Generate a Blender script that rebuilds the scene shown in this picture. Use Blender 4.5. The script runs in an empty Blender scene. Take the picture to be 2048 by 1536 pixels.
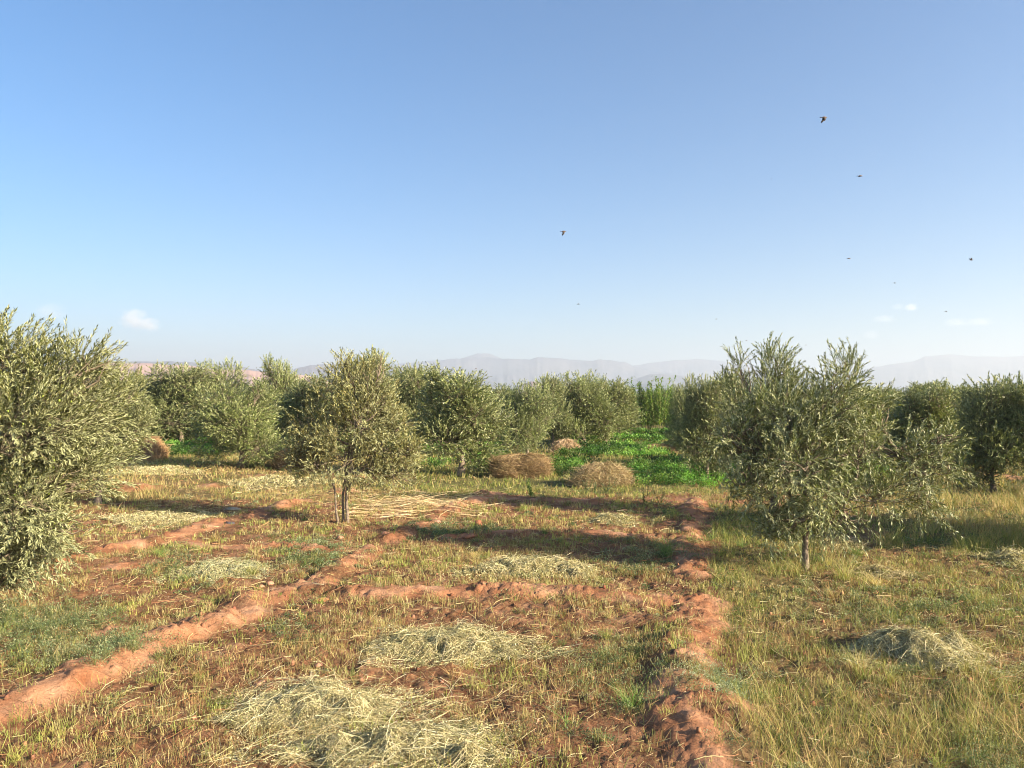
import bpy, math, random
import numpy as np
from mathutils import Vector
R = math.radians
scene = bpy.context.scene
COL = scene.collection

# ------------------------------------------------------------------ camera
CAMH, PITCH, FPX = 1.9, R(1.0), 1539.0
cam_d = bpy.data.cameras.new('camera')
cam_d.sensor_fit = 'HORIZONTAL'
cam_d.sensor_width = 36.0
cam_d.lens = 36.0 * FPX / 2048.0
cam_d.clip_start = 0.05
cam_d.clip_end = 40000
cam = bpy.data.objects.new('camera', cam_d)
COL.objects.link(cam)
cam.location = (0, 0, CAMH)
cam.rotation_euler = (R(90) + PITCH, 0, 0)
scene.camera = cam

# ------------------------------------------------------------------ sky, sun, exposure
SUN_EL, SUN_AZ = R(21), R(116)          # azimuth clockwise from +Y (view direction)
world = bpy.data.worlds.new("World")
scene.world = world
world.use_nodes = True
wn, wl = world.node_tree.nodes, world.node_tree.links
bg = wn['Background']
sky = wn.new('ShaderNodeTexSky')
sky.sky_type = 'NISHITA'
sky.sun_disc = False
sky.sun_elevation = SUN_EL
sky.sun_rotation = SUN_AZ
sky.altitude = 500
sky.air_density = 0.95
sky.dust_density = 2.2
sky.ozone_density = 2.8
hs = wn.new('ShaderNodeHueSaturation'); hs.inputs['Saturation'].default_value = 1.28; hs.inputs['Hue'].default_value = 0.499
wl.new(sky.outputs[0], hs.inputs['Color']); wl.new(hs.outputs[0], bg.inputs[0])
bg.inputs[1].default_value = 0.069
sun_d = bpy.data.lights.new('sun', 'SUN')
sun_d.energy = 5.0
sun_d.angle = R(0.53)
sun_d.color = (1.0, 0.86, 0.66)
sun = bpy.data.objects.new('sun', sun_d)
COL.objects.link(sun)
sdir = Vector((math.sin(SUN_AZ) * math.cos(SUN_EL), math.cos(SUN_AZ) * math.cos(SUN_EL), math.sin(SUN_EL)))
sun.rotation_euler = sdir.to_track_quat('Z', 'Y').to_euler()
sun.location = (30, -15, 20)
vs = scene.view_settings
vs.view_transform = 'Standard'
vs.look = 'None'
vs.exposure = 1.75
vs.gamma = 1.0
vs.use_curve_mapping = False
HAZE_DENSITY = 0.00036
HAZE_COLOR = (0.63, 0.70, 0.80, 1)
scene.cycles.max_bounces = 6
scene.cycles.diffuse_bounces = 2
scene.cycles.glossy_bounces = 2
scene.cycles.transmission_bounces = 3
scene.cycles.volume_bounces = 1
scene.cycles.use_denoising = True
scene.cycles.pixel_filter_type = 'BLACKMAN_HARRIS'
scene.cycles.filter_width = 1.05
scene.cycles.caustics_reflective = False
scene.cycles.caustics_refractive = False
scene.cycles.sample_clamp_indirect = 3.0
scene.cycles.use_adaptive_sampling = False

rng = np.random.default_rng(7)

# ------------------------------------------------------------------ helpers
def ray(px, py):
    u = (px - 1024) / FPX; v = (768 - py) / FPX
    return np.array([u, math.cos(PITCH) - v * math.sin(PITCH), math.sin(PITCH) + v * math.cos(PITCH)])
def G(px, py, z=0.0):
    """ground point seen at a place of the photograph"""
    d = ray(px, py); t = (z - CAMH) / d[2]
    return d[0] * t, d[1] * t
def AT(px, py, Y):
    d = ray(px, py); t = Y / d[1]
    return np.array([d[0] * t, Y, CAMH + d[2] * t])
def to_px(x, y, z=0.0):
    z = np.asarray(z) - CAMH
    cy = y * math.cos(PITCH) + z * math.sin(PITCH)
    cz = -y * math.sin(PITCH) + z * math.cos(PITCH)
    cy = np.maximum(cy, 0.05)
    return 1024 + FPX * x / cy, 768 - FPX * cz / cy

def _hash(ix, iy, seed):
    h = (ix.astype(np.int64) * 374761393 + iy.astype(np.int64) * 668265263 + seed * 1442695041) & 0xffffffff
    h = ((h ^ (h >> 13)) * 1274126177) & 0xffffffff
    h = ((h ^ (h >> 16)) * 2246822519) & 0xffffffff
    return ((h ^ (h >> 15)) & 0xffffff) / float(0xffffff)
def vnoise(x, y, seed=0):
    x = np.asarray(x, float); y = np.asarray(y, float)
    ix = np.floor(x); iy = np.floor(y)
    fx = x - ix; fy = y - iy
    fx = fx * fx * (3 - 2 * fx); fy = fy * fy * (3 - 2 * fy)
    a = _hash(ix, iy, seed); b = _hash(ix + 1, iy, seed)
    c = _hash(ix, iy + 1, seed); d = _hash(ix + 1, iy + 1, seed)
    return (a * (1 - fx) + b * fx) * (1 - fy) + (c * (1 - fx) + d * fx) * fy
def fbm(x, y, seed=0, oct=4):
    s = 0; a = 0.5; f = 1.0; n = 0
    for k in range(oct):
        s = s + a * vnoise(np.asarray(x) * f + 17.3 * k, np.asarray(y) * f - 9.1 * k, seed + k)
        n += a; a *= 0.5; f *= 2.03
    return s / n
def cells(x, y, seed=0):
    """blocky clods: a random height per irregular cell, with a crack between cells"""
    ix = np.floor(x); iy = np.floor(y); d1 = np.full(np.shape(x), 9.0); d2 = d1.copy(); v = np.zeros(np.shape(x))
    for a in (-1, 0, 1):
        for b in (-1, 0, 1):
            cx = ix + a; cy = iy + b
            px = cx + _hash(cx, cy, seed); py = cy + _hash(cx, cy, seed + 1)
            d = np.hypot(px - x, py - y); h = _hash(cx, cy, seed + 2)
            near = d < d1
            d2 = np.where(near, d1, np.minimum(d2, d)); v = np.where(near, h, v); d1 = np.where(near, d, d1)
    return v * np.clip((d2 - d1) * 5, 0, 1)
def smooth(a, b, t):
    t = np.clip((t - a) / (b - a), 0, 1)
    return t * t * (3 - 2 * t)
def norm(v):
    return v / np.maximum(np.linalg.norm(v, axis=-1, keepdims=True), 1e-9)

def mesh_from(name, V, F, mat, colors=None, smooth_shade=False, parent=None, link=True, mats=None, midx=None):
    """V (n,3), F (m,k) all quads or all tris, colors (n,3) or None"""
    V = np.asarray(V, np.float32); F = np.asarray(F, np.int32)
    me = bpy.data.meshes.new(name)
    me.vertices.add(len(V)); me.vertices.foreach_set('co', V.ravel())
    k = F.shape[1]
    me.loops.add(F.size); me.loops.foreach_set('vertex_index', F.ravel())
    me.polygons.add(len(F))
    me.polygons.foreach_set('loop_start', np.arange(0, F.size, k, dtype=np.int32))
    me.polygons.foreach_set('loop_total', np.full(len(F), k, np.int32))
    if smooth_shade:
        me.polygons.foreach_set('use_smooth', np.ones(len(F), bool))
    if mats:
        for m in mats: me.materials.append(m)
        if midx is not None: me.polygons.foreach_set('material_index', np.asarray(midx, np.int32))
    elif mat: me.materials.append(mat)
    me.update(calc_edges=True)
    if colors is not None:
        ca = me.color_attributes.new('tint', 'FLOAT_COLOR', 'POINT')
        c4 = np.ones((len(V), 4), np.float32); c4[:, :colors.shape[1]] = colors
        ca.data.foreach_set('color', c4.ravel())
    o = bpy.data.objects.new(name, me)
    if parent is not None: o.parent = parent
    if link: COL.objects.link(o)
    return o

def tag(o, label=None, cat=None, group=None, kind=None):
    if label: o['label'] = label
    if cat: o['category'] = cat
    if group: o['group'] = group
    if kind: o['kind'] = kind
    return o
def empty(name, loc, rz=0.0, scale=(1, 1, 1)):
    o = bpy.data.objects.new(name, None); COL.objects.link(o)
    o.location = loc; o.rotation_euler = (0, 0, rz); o.scale = scale
    o.empty_display_size = 0.2
    return o
def copy_tree(o, parent=None):
    c = o.copy(); COL.objects.link(c)
    if parent is not None: c.parent = parent
    for ch in list(o.children): copy_tree(ch, c)
    return c

class Acc:
    """collects vertices, faces (quads) and tints"""
    def __init__(s): s.V = []; s.F = []; s.C = []; s.n = 0
    def add(s, V, F, C):
        V = np.asarray(V, np.float32).reshape(-1, 3)
        if len(V) == 0: return
        C = np.asarray(C, np.float32)
        if C.ndim == 1: C = np.tile(C, (len(V), 1))
        s.V.append(V); s.F.append(np.asarray(F, np.int64) + s.n); s.C.append(C); s.n += len(V)
    def build(s, name, mat, parent=None, sm=False):
        return mesh_from(name, np.concatenate(s.V), np.concatenate(s.F), mat, np.concatenate(s.C), sm, parent)

def ribbons(acc, P, W, S, C):
    """P (N,K,3) centre lines, W (N,K) widths, S (N,3) side vectors, C (N,3) tint"""
    N, K = P.shape[:2]
    off = S[:, None, :] * W[:, :, None] * 0.5
    V = np.stack([P - off, P + off], axis=2).reshape(N, K * 2, 3)
    base = (np.arange(N) * K * 2)[:, None]
    F = []
    for k in range(K - 1):
        F.append(base + np.array([[2 * k, 2 * k + 1, 2 * k + 3, 2 * k + 2]]))
    F = np.stack(F, 1).reshape(-1, 4)
    acc.add(V.reshape(-1, 3), F, np.repeat(C, K * 2, axis=0))

def leaves(acc, B, D, Nn, L, W, C, fold=0.25):
    """folded lanceolate leaves: base B, direction D, normal Nn, 2 quads each"""
    S = norm(np.cross(D, Nn)); Nn = norm(np.cross(S, D))
    L = L[:, None]; W = W[:, None]
    tip = B + D * L - Nn * L * 0.06
    mid = B + D * L * 0.5 - Nn * W * fold * 0.5
    l = B + D * L * 0.52 + S * W * 0.5 + Nn * W * fold
    r = B + D * L * 0.52 - S * W * 0.5 + Nn * W * fold
    V = np.stack([B, l, tip, mid, r], 1)
    base = (np.arange(len(B)) * 5)[:, None]
    F = np.stack([base + np.array([[0, 3, 2, 1]]), base + np.array([[0, 4, 2, 3]])], 1).reshape(-1, 4)
    acc.add(V.reshape(-1, 3), F, np.repeat(C, 5, axis=0))

def leaves_flat(acc, B, D, Nn, L, W, C):
    S = norm(np.cross(D, Nn))
    L = L[:, None]; W = W[:, None]
    V = np.stack([B, B + D * L * 0.5 + S * W * 0.5, B + D * L, B + D * L * 0.5 - S * W * 0.5], 1)
    base = (np.arange(len(B)) * 4)[:, None]
    acc.add(V.reshape(-1, 3), base + np.array([[0, 1, 2, 3]]), np.repeat(C, 4, axis=0))

def tube(acc, pts, rad, n=7, color=(0.2, 0.16, 0.12), rough=0.0, seed=0, cap=True):
    pts = np.asarray(pts, float); rad = np.asarray(rad, float)
    K = len(pts)
    T = norm(np.gradient(pts, axis=0))
    ref = np.array([0.31, 0.95, 0.05])
    A = norm(np.cross(T, ref)); Bv = np.cross(T, A)
    th = np.arange(n) / n * 2 * math.pi
    rr = rad[:, None] * (1 + rough * (vnoise(np.arange(K)[:, None] * 0.7 + seed, th[None, :] * 1.7 + seed, seed) - 0.5) * 2)
    V = pts[:, None, :] + (A[:, None, :] * np.cos(th)[None, :, None] + Bv[:, None, :] * np.sin(th)[None, :, None]) * rr[:, :, None]
    F = []
    for k in range(K - 1):
        i = np.arange(n); j = (i + 1) % n
        F.append(np.stack([k * n + i, k * n + j, (k + 1) * n + j, (k + 1) * n + i], 1))
    F = np.concatenate(F)
    acc.add(V.reshape(-1, 3), F, np.array(color))

def path(a, b, k=8, bow=0.1, seed=0, jit=0.02):
    r = np.random.default_rng(seed)
    a = np.array(a, float); b = np.array(b, float)
    t = np.linspace(0, 1, k)[:, None]
    d = b - a; L = np.linalg.norm(d)
    side = norm(np.cross(d, r.normal(size=3)))
    P = a + d * t + side * np.sin(t * math.pi) * bow * L
    P[1:-1] += r.normal(size=(k - 2, 3)) * jit * L
    return P

def rand_dirs(n, r=None):
    return norm((r or rng).normal(size=(n, 3)))

# ------------------------------------------------------------------ materials
def mat_new(name):
    m = bpy.data.materials.new(name); m.use_nodes = True
    nt = m.node_tree; nt.nodes.clear()
    return m, nt.nodes, nt.links
def tint_material(name, rough=0.8, transl=0.0, spec=0.2, back=None, noise_amt=0.0, noise_scale=30, gain=1.0):
    m, n, l = mat_new(name)
    out = n.new('ShaderNodeOutputMaterial')
    at = n.new('ShaderNodeAttribute'); at.attribute_name = 'tint'
    col = at.outputs['Color']
    if noise_amt:
        tc = n.new('ShaderNodeTexCoord')
        nz = n.new('ShaderNodeTexNoise'); nz.inputs['Scale'].default_value = noise_scale; nz.inputs['Detail'].default_value = 5
        l.new(tc.outputs['Object'], nz.inputs['Vector'])
        mp = n.new('ShaderNodeMapRange'); mp.inputs['From Min'].default_value = 0.3; mp.inputs['From Max'].default_value = 0.7
        mp.inputs['To Min'].default_value = 1 - noise_amt; mp.inputs['To Max'].default_value = 1 + noise_amt
        l.new(nz.outputs['Fac'], mp.inputs['Value'])
        vm = n.new('ShaderNodeVectorMath'); vm.operation = 'SCALE'
        l.new(col, vm.inputs[0]); l.new(mp.outputs[0], vm.inputs['Scale']); col = vm.outputs[0]
    front = col
    if back is not None:
        geo = n.new('ShaderNodeNewGeometry')
        mx = n.new('ShaderNodeMix'); mx.data_type = 'RGBA'
        mx2 = n.new('ShaderNodeMix'); mx2.data_type = 'RGBA'
        mx2.inputs[0].default_value = 0.7; l.new(col, mx2.inputs[6]); mx2.inputs[7].default_value = (*back, 1)
        l.new(geo.outputs['Backfacing'], mx.inputs[0]); l.new(col, mx.inputs[6]); l.new(mx2.outputs[2], mx.inputs[7])
        front = mx.outputs[2]
    p = n.new('ShaderNodeBsdfPrincipled')
    p.inputs['Roughness'].default_value = rough
    p.inputs['Specular IOR Level'].default_value = spec
    l.new(front, p.inputs['Base Color'])
    sh = p.outputs[0]
    if transl:
        t = n.new('ShaderNodeBsdfTranslucent')
        tm = n.new('ShaderNodeMix'); tm.data_type = 'RGBA'; tm.blend_type = 'MULTIPLY'; tm.inputs[0].default_value = 1
        l.new(col, tm.inputs[6]); tm.inputs[7].default_value = (1.5, 1.5, 0.6, 1)
        l.new(tm.outputs[2], t.inputs[0])
        ms = n.new('ShaderNodeMixShader'); ms.inputs[0].default_value = transl
        l.new(sh, ms.inputs[1]); l.new(t.outputs[0], ms.inputs[2]); sh = ms.outputs[0]
    l.new(sh, out.inputs[0])
    return m
M_leaf = tint_material('olive_leaf', rough=0.42, transl=0.14, spec=0.45, back=(0.43, 0.445, 0.23))
M_leaf_far = M_leaf
M_bark = tint_material('olive_bark', rough=0.9, noise_amt=0.45, noise_scale=45)
M_blade = tint_material('dry_stalks', rough=0.6, transl=0.2, spec=0.25)
M_green = tint_material('green_leaves', rough=0.5, transl=0.3, spec=0.3)
M_straw = tint_material('straw', rough=0.6, transl=0.12, spec=0.3)
M_fruit = tint_material('olive_fruit', rough=0.3, spec=0.5)
M_bird = tint_material('feathers', rough=0.7)

def soil_material():
    m, n, l = mat_new('red_soil')
    out = n.new('ShaderNodeOutputMaterial'); p = n.new('ShaderNodeBsdfPrincipled')
    p.inputs['Roughness'].default_value = 0.95; p.inputs['Specular IOR Level'].default_value = 0.15
    tc = n.new('ShaderNodeTexCoord'); at = n.new('ShaderNodeAttribute'); at.attribute_name = 'tint'
    sep = n.new('ShaderNodeSeparateColor'); l.new(at.outputs['Color'], sep.inputs[0])
    def noise(scale, det=6, rough=0.6):
        z = n.new('ShaderNodeTexNoise'); z.inputs['Scale'].default_value = scale; z.inputs['Detail'].default_value = det
        z.inputs['Roughness'].default_value = rough; l.new(tc.outputs['Object'], z.inputs['Vector']); return z.outputs['Fac']
    def ramp(f, stops):
        r = n.new('ShaderNodeValToRGB'); l.new(f, r.inputs[0])
        e = r.color_ramp.elements
        while len(e) < len(stops): e.new(0.5)
        for k, (pos, c) in enumerate(stops): e[k].position = pos; e[k].color = (*c, 1)
        return r.outputs[0]
    def mix(a, b, f, mode='MIX'):
        x = n.new('ShaderNodeMix'); x.data_type = 'RGBA'; x.blend_type = mode
        l.new(a, x.inputs[6]); l.new(b, x.inputs[7])
        if isinstance(f, float): x.inputs[0].default_value = f
        else: l.new(f, x.inputs[0])
        return x.outputs[2]
    bare = ramp(noise(2.3), [(0.32, (0.24, 0.095, 0.042)), (0.47, (0.37, 0.175, 0.088)), (0.68, (0.50, 0.285, 0.165))])
    basin = ramp(noise(3.1), [(0.35, (0.10, 0.038, 0.018)), (0.5, (0.20, 0.082, 0.040)), (0.68, (0.38, 0.195, 0.11))])
    litter = ramp(noise(38, 8, 0.75), [(0.46, (0.16, 0.08, 0.04)), (0.56, (0.30, 0.21, 0.10)), (0.66, (0.44, 0.35, 0.18))])
    basin = mix(basin, litter, 0.35)
    c1 = mix(basin, bare, sep.outputs[0])
    grassy = ramp(noise(30, 8, 0.7), [(0.4, (0.07, 0.07, 0.02)), (0.55, (0.15, 0.15, 0.05)), (0.7, (0.32, 0.28, 0.12))])
    c2 = mix(c1, grassy, sep.outputs[1])
    fine = ramp(noise(70, 6, 0.7), [(0.3, (0.62, 0.62, 0.62)), (0.7, (1.25, 1.25, 1.25))])
    c3 = mix(c2, fine, 0.8, 'MULTIPLY')
    vor = n.new('ShaderNodeTexVoronoi'); vor.feature = 'DISTANCE_TO_EDGE'; vor.inputs['Scale'].default_value = 9
    dist = n.new('ShaderNodeVectorMath'); dist.operation = 'ADD'
    nz = n.new('ShaderNodeTexNoise'); nz.inputs['Scale'].default_value = 6; l.new(tc.outputs['Object'], nz.inputs['Vector'])
    sc = n.new('ShaderNodeVectorMath'); sc.operation = 'SCALE'; sc.inputs['Scale'].default_value = 0.25
    l.new(nz.outputs['Color'], sc.inputs[0]); l.new(sc.outputs[0], dist.inputs[0]); l.new(tc.outputs['Object'], dist.inputs[1])
    l.new(dist.outputs[0], vor.inputs['Vector'])
    cr = n.new('ShaderNodeMapRange'); cr.inputs['From Min'].default_value = 0; cr.inputs['From Max'].default_value = 0.035
    l.new(vor.outputs['Distance'], cr.inputs['Value'])
    b1 = n.new('ShaderNodeBump'); b1.inputs['Strength'].default_value = 0.4; b1.inputs['Distance'].default_value = 0.012
    l.new(cr.outputs[0], b1.inputs['Height'])
    b2 = n.new('ShaderNodeBump'); b2.inputs['Strength'].default_value = 0.9; b2.inputs['Distance'].default_value = 0.03
    l.new(noise(14, 10, 0.7), b2.inputs['Height']); l.new(b1.outputs[0], b2.inputs['Normal'])
    l.new(c3, p.inputs['Base Color']); l.new(b2.outputs[0], p.inputs['Normal'])
    l.new(p.outputs[0], out.inputs[0])
    return m
M_soil = soil_material()

def rock_material(name, c0, c1, scale, bump=0.5, dist=1.0):
    m, n, l = mat_new(name)
    out = n.new('ShaderNodeOutputMaterial'); p = n.new('ShaderNodeBsdfPrincipled'); p.inputs['Roughness'].default_value = 0.95
    p.inputs['Specular IOR Level'].default_value = 0.1
    tc = n.new('ShaderNodeTexCoord'); z = n.new('ShaderNodeTexNoise'); z.inputs['Scale'].default_value = scale; z.inputs['Detail'].default_value = 8
    l.new(tc.outputs['Object'], z.inputs['Vector'])
    r = n.new('ShaderNodeValToRGB'); r.color_ramp.elements[0].position = 0.35; r.color_ramp.elements[1].position = 0.65
    r.color_ramp.elements[0].color = (*c0, 1); r.color_ramp.elements[1].color = (*c1, 1)
    l.new(z.outputs['Fac'], r.inputs[0]); l.new(r.outputs[0], p.inputs['Base Color'])
    b = n.new('ShaderNodeBump'); b.inputs['Strength'].default_value = bump; b.inputs['Distance'].default_value = dist
    l.new(z.outputs['Fac'], b.inputs['Height']); l.new(b.outputs[0], p.inputs['Normal'])
    l.new(p.outputs[0], out.inputs[0]); return m

# ------------------------------------------------------------------ ground relief
def poly(pts): return np.array([G(*p) for p in pts])
# raised mud banks: (points in the photograph's ground, half width m, height m)
BANKS = [
    (poly([(-420, 1640), (-120, 1500), (60, 1408), (200, 1350), (330, 1290), (395, 1262), (440, 1240)]), 0.20, 0.15),
    (poly([(1560, 1700), (1440, 1500), (1395, 1420), (1375, 1330), (1385, 1270), (1400, 1212)]), 0.21, 0.15),
    (poly([(640, 1185), (700, 1190), (830, 1193), (960, 1190), (1100, 1193), (1220, 1197), (1400, 1212)]), 0.14, 0.12),
    (poly([(900, 1078), (1040, 1068), (1200, 1072), (1385, 1078)]), 0.17, 0.10),
    (poly([(975, 995), (1080, 1000), (1190, 1003)]), 0.18, 0.08),
    (poly([(-60, 1190), (60, 1150), (140, 1115), (230, 1103), (340, 1078), (450, 1045), (530, 1022), (640, 998), (690, 985)]), 0.17, 0.14),
    (poly([(450, 1235), (520, 1205), (600, 1178)]), 0.24, 0.16),
    (poly([(620, 1185), (650, 1158), (700, 1128), (740, 1102)]), 0.15, 0.12),
    (poly([(770, 1085), (850, 1050), (905, 1020), (975, 993)]), 0.17, 0.13),
    (poly([(1385, 1155), (1385, 1085), (1375, 1050), (1390, 1003)]), 0.16, 0.12),
    (poly([(340, 1080), (420, 1093), (520, 1092), (620, 1100), (720, 1102)]), 0.13, 0.08),
    (poly([(1400, 1003), (1560, 1010), (1800, 1040), (2100, 1065)]), 0.2, 0.05),
    (poly([(1580, 1046), (1700, 1062), (1900, 1075)]), 0.2, 0.05),
    (poly([(200, 960), (420, 970), (700, 955), (860, 960)]), 0.25, 0.05),
]
# bumps of bare earth: px, py, radius m, height m
BUMPS = [(500, 1212, 0.30, 0.10), (240, 1136, 0.2, 0.05), (440, 972, 0.5, 0.12), (975, 990, 0.4, 0.16), (1385, 1210, 0.35, 0.07),
         (240, 1262, 0.22, 0.05), (950, 1072, 0.18, 0.08), (270, 980, 0.7, 0.22), (1990, 955, 0.9, 0.12), (520, 955, 0.5, 0.08),
         (800, 1085, 0.25, 0.07), (1370, 1000, 0.35, 0.08), (1100, 1075, .35, .04), (1400, 1480, 0.2, 0.05)]
BUMPG = [(*G(a, b), r, h) for a, b, r, h in BUMPS]
def seg_dist(x, y, P):
    d = np.full(np.shape(x), 1e9)
    for a, b in zip(P[:-1], P[1:]):
        ab = b - a; L2 = (ab ** 2).sum()
        t = np.clip(((x - a[0]) * ab[0] + (y - a[1]) * ab[1]) / L2, 0, 1)
        d = np.minimum(d, np.hypot(x - a[0] - t * ab[0], y - a[1] - t * ab[1]))
    return d
def ground(x, y, full=False):
    x = np.asarray(x, float); y = np.asarray(y, float)
    fade = 1 - smooth(25, 60, y)
    wx = x + (fbm(x * 2.2, y * 2.2, 5) - 0.5) * 0.30
    wy = y + (fbm(x * 2.2, y * 2.2, 9) - 0.5) * 0.30
    z = (fbm(x * 0.9, y * 0.9, 11) - 0.5) * 0.10 * fade + (fbm(x * 5, y * 5, 21) - 0.5) * 0.05 * fade
    z = z + (fbm(x * 17, y * 17, 23, 3) - 0.5) * 0.022 * (1 - smooth(9, 16, y))
    m = np.zeros(np.shape(x)); bare = np.zeros(np.shape(x))
    for k, (P, w, h) in enumerate(BANKS):
        x0, y0 = P.min(0) - 1.2; x1, y1 = P.max(0) + 1.2
        if np.ndim(x) == 0:
            sel = True
            d = seg_dist(wx, wy, P)
        else:
            d = np.full(np.shape(x), 9.0)
            sel = (x > x0) & (x < x1) & (y > y0) & (y < y1)
            if not sel.any(): continue
            d[sel] = seg_dist(wx[sel], wy[sel], P)
        var = 0.45 + 1.1 * vnoise(x * 1.7, y * 1.7, 40 + k)
        wv = w * (0.75 + 0.5 * vnoise(x * 1.3, y * 1.3, 60 + k))
        prof = 1 - smooth(wv * 0.25, wv * 1.55, d)
        m = np.maximum(m, prof * h * var)
        bare = np.maximum(bare, (1 - smooth(wv * 0.8, wv * 1.5, d)) * (1.0 if k < 11 else 0.5))
    for bx, by, r, h in BUMPG:
        d = np.hypot(wx - bx, wy - by)
        prof = 1 - smooth(r * 0.2, r, d)
        m = m + prof * h * (0.7 + 0.6 * vnoise(x * 5, y * 5, 77)); bare = np.maximum(bare, 1 - smooth(r * 0.7, r * 1.05, d))
    near = (1 - smooth(12, 20, y))
    rough = smooth(0.005, 0.05, m) * smooth(0.35, 0.6, fbm(x * 1.6, y * 1.6, 88, 3))
    z = z + m * 0.42 * (1 + 0.5 * (fbm(x * 4, y * 4, 31, 4) - 0.5) * 2)
    if np.ndim(x) and full:
        k = (y > 2) & (y < 20)
        add = np.zeros(np.shape(x))
        add[k] = (cells(x[k] * 10, y[k] * 10, 300) * 0.020 + cells(x[k] * 23, y[k] * 23, 310) * 0.018) * (0.25 + rough[k]) * smooth(0.0, 0.03, m[k]) * near[k]
        add[k] += (cells(x[k] * 13, y[k] * 13, 320) * 0.022) * (1 - bare[k]) * near[k]
        z = z + add
    bare = bare * smooth(0.30, 0.46, fbm(x * 2.3, y * 2.3, 201, 3))
    if full: return z, bare
    return z
def gz(x, y): return float(ground(np.array([x]), np.array([y]))[0])

# bareness and grassiness laid out over the ground
def jit(px, py, x, y, s=22, seed=3):
    return px + (fbm(x * 1.1, y * 1.1, seed) - 0.5) * 4 * s, py + (fbm(x * 1.1, y * 1.1, seed + 6) - 0.5) * 1.6 * s
def inr(px, py, x0, y0, x1, y1, s=1.0):
    return ((px > x0) & (px < x1) & (py > y0) & (py < y1)).astype(float) * s
def grassiness(px, py):
    g = np.zeros(np.shape(px))
    g = np.maximum(g, ((px > 1450) & (py > 1010)) * 0.34)
    g = np.maximum(g, ((px > 1430) & (py > 1360) & (px > 1440 + (py - 1380) * 0.55)) * 0.6)
    g = np.maximum(g, ((px > 1430) & (px < 1640) & (py > 1010) & (py < 1240)) * 0.7)
    g = np.maximum(g, ((px > 1780) & (py > 925) & (py < 1100)) * 1.0)
    g = np.maximum(g, ((py < 992) & (py > 925) & (px > 830)) * 0.9)
    g = np.maximum(g, ((py < 1000) & (px <= 830)) * 0.55)
    g = np.maximum(g, ((py < 930)) * 0.8)
    return g

# ground sheet
def make_ground():
    ys = list(np.arange(-14, 2.2, 0.6)) + list(np.arange(2.2, 14, 0.028)) + list(np.arange(14, 24, 0.07))
    y = 24.0
    while y < 9000: ys.append(y); y *= 1.035
    ys.append(9000)
    ys = np.array(ys); us = np.linspace(-1, 1, 620)
    us = np.sign(us) * np.abs(us) ** 1.05
    Y = np.repeat(ys[:, None], len(us), 1)
    X = us[None, :] * (np.maximum(Y, 2.2) * 0.92 + 1.6)
    Z, bare = ground(X, Y, True)
    px, py = to_px(X, Y)
    jx, jy = jit(px, py, X, Y)
    gr = np.where(Y > 2, grassiness(jx, jy), 0.4) * (1 - bare * 0.8)
    C = np.stack([bare, gr, np.zeros_like(bare)], -1)
    n, m_ = Y.shape
    i = np.arange(n - 1)[:, None] * m_ + np.arange(m_ - 1)[None, :]
    F = np.stack([i, i + 1, i + m_ + 1, i + m_], -1).reshape(-1, 4)
    o = mesh_from('ground', np.stack([X, Y, Z], -1).reshape(-1, 3), F, M_soil, C.reshape(-1, 3), True)
    tag(o, kind='structure', label='reddish earth of the orchard floor with raised mud banks')
make_ground()

# ------------------------------------------------------------------ scattered ground cover
def field(y0, y1, dens, k=0.72, pad=1.2, r=rng):
    area = (k * (y1 ** 2 - y0 ** 2)) + 2 * pad * (y1 - y0)
    n = int(area * dens)
    Y = y0 + (y1 - y0) * np.sqrt(r.random(n) * (1 - (y0 / y1) ** 1.0) + (y0 / y1)) if False else np.sqrt(y0 ** 2 + (y1 ** 2 - y0 ** 2) * r.random(n))
    X = (r.random(n) * 2 - 1) * (k * Y + pad)
    return X, Y
def lay(X, Y):
    Z, bare = ground(X, Y, True)
    px, py = to_px(X, Y)
    px, py = jit(px, py, X, Y)
    return Z, bare, px, py
def palette(n, cols, w=None, r=rng, var=0.18):
    cols = np.array(cols); w = np.array(w if w is not None else [1] * len(cols), float); w /= w.sum()
    c = cols[r.choice(len(cols), n, p=w)]
    return np.clip(c * (1 + (r.random((n, 1)) - 0.5) * 2 * var) * (1 + (r.random((n, 3)) - 0.5) * 0.12), 0, 1)
def blades(acc, X, Y, Z, H, W, C, lean=0.3, curve=0.3, K=3, taper=0.25, r=rng, leandir=None):
    n = len(X)
    a = r.random(n) * 2 * math.pi
    dirv = np.stack([np.cos(a), np.sin(a), np.zeros(n)], 1)
    if leandir is not None: dirv = norm(dirv * 0.7 + np.array(leandir))
    ln = np.abs(r.normal(size=n)) * lean
    t = np.linspace(0, 1, K)
    P = np.stack([X, Y, Z - 0.01], 1)[:, None, :] + dirv[:, None, :] * (H * ln)[:, None, None] * (t ** 1.0)[None, :, None] \
        + dirv[:, None, :] * (H * curve * r.random(n))[:, None, None] * (t ** 2.2)[None, :, None]
    P = P + np.array([0, 0, 1.0]) * (H[:, None] * t[None, :] * (1 - 0.25 * curve * t[None, :]))[:, :, None]
    b = r.random(n) * math.pi
    S = np.stack([np.cos(b), np.sin(b) * 0.6, np.zeros(n)], 1)
    Wd = W[:, None] * (1 - (1 - taper) * t[None, :])
    ribbons(acc, P, Wd, norm(S), C)

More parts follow.
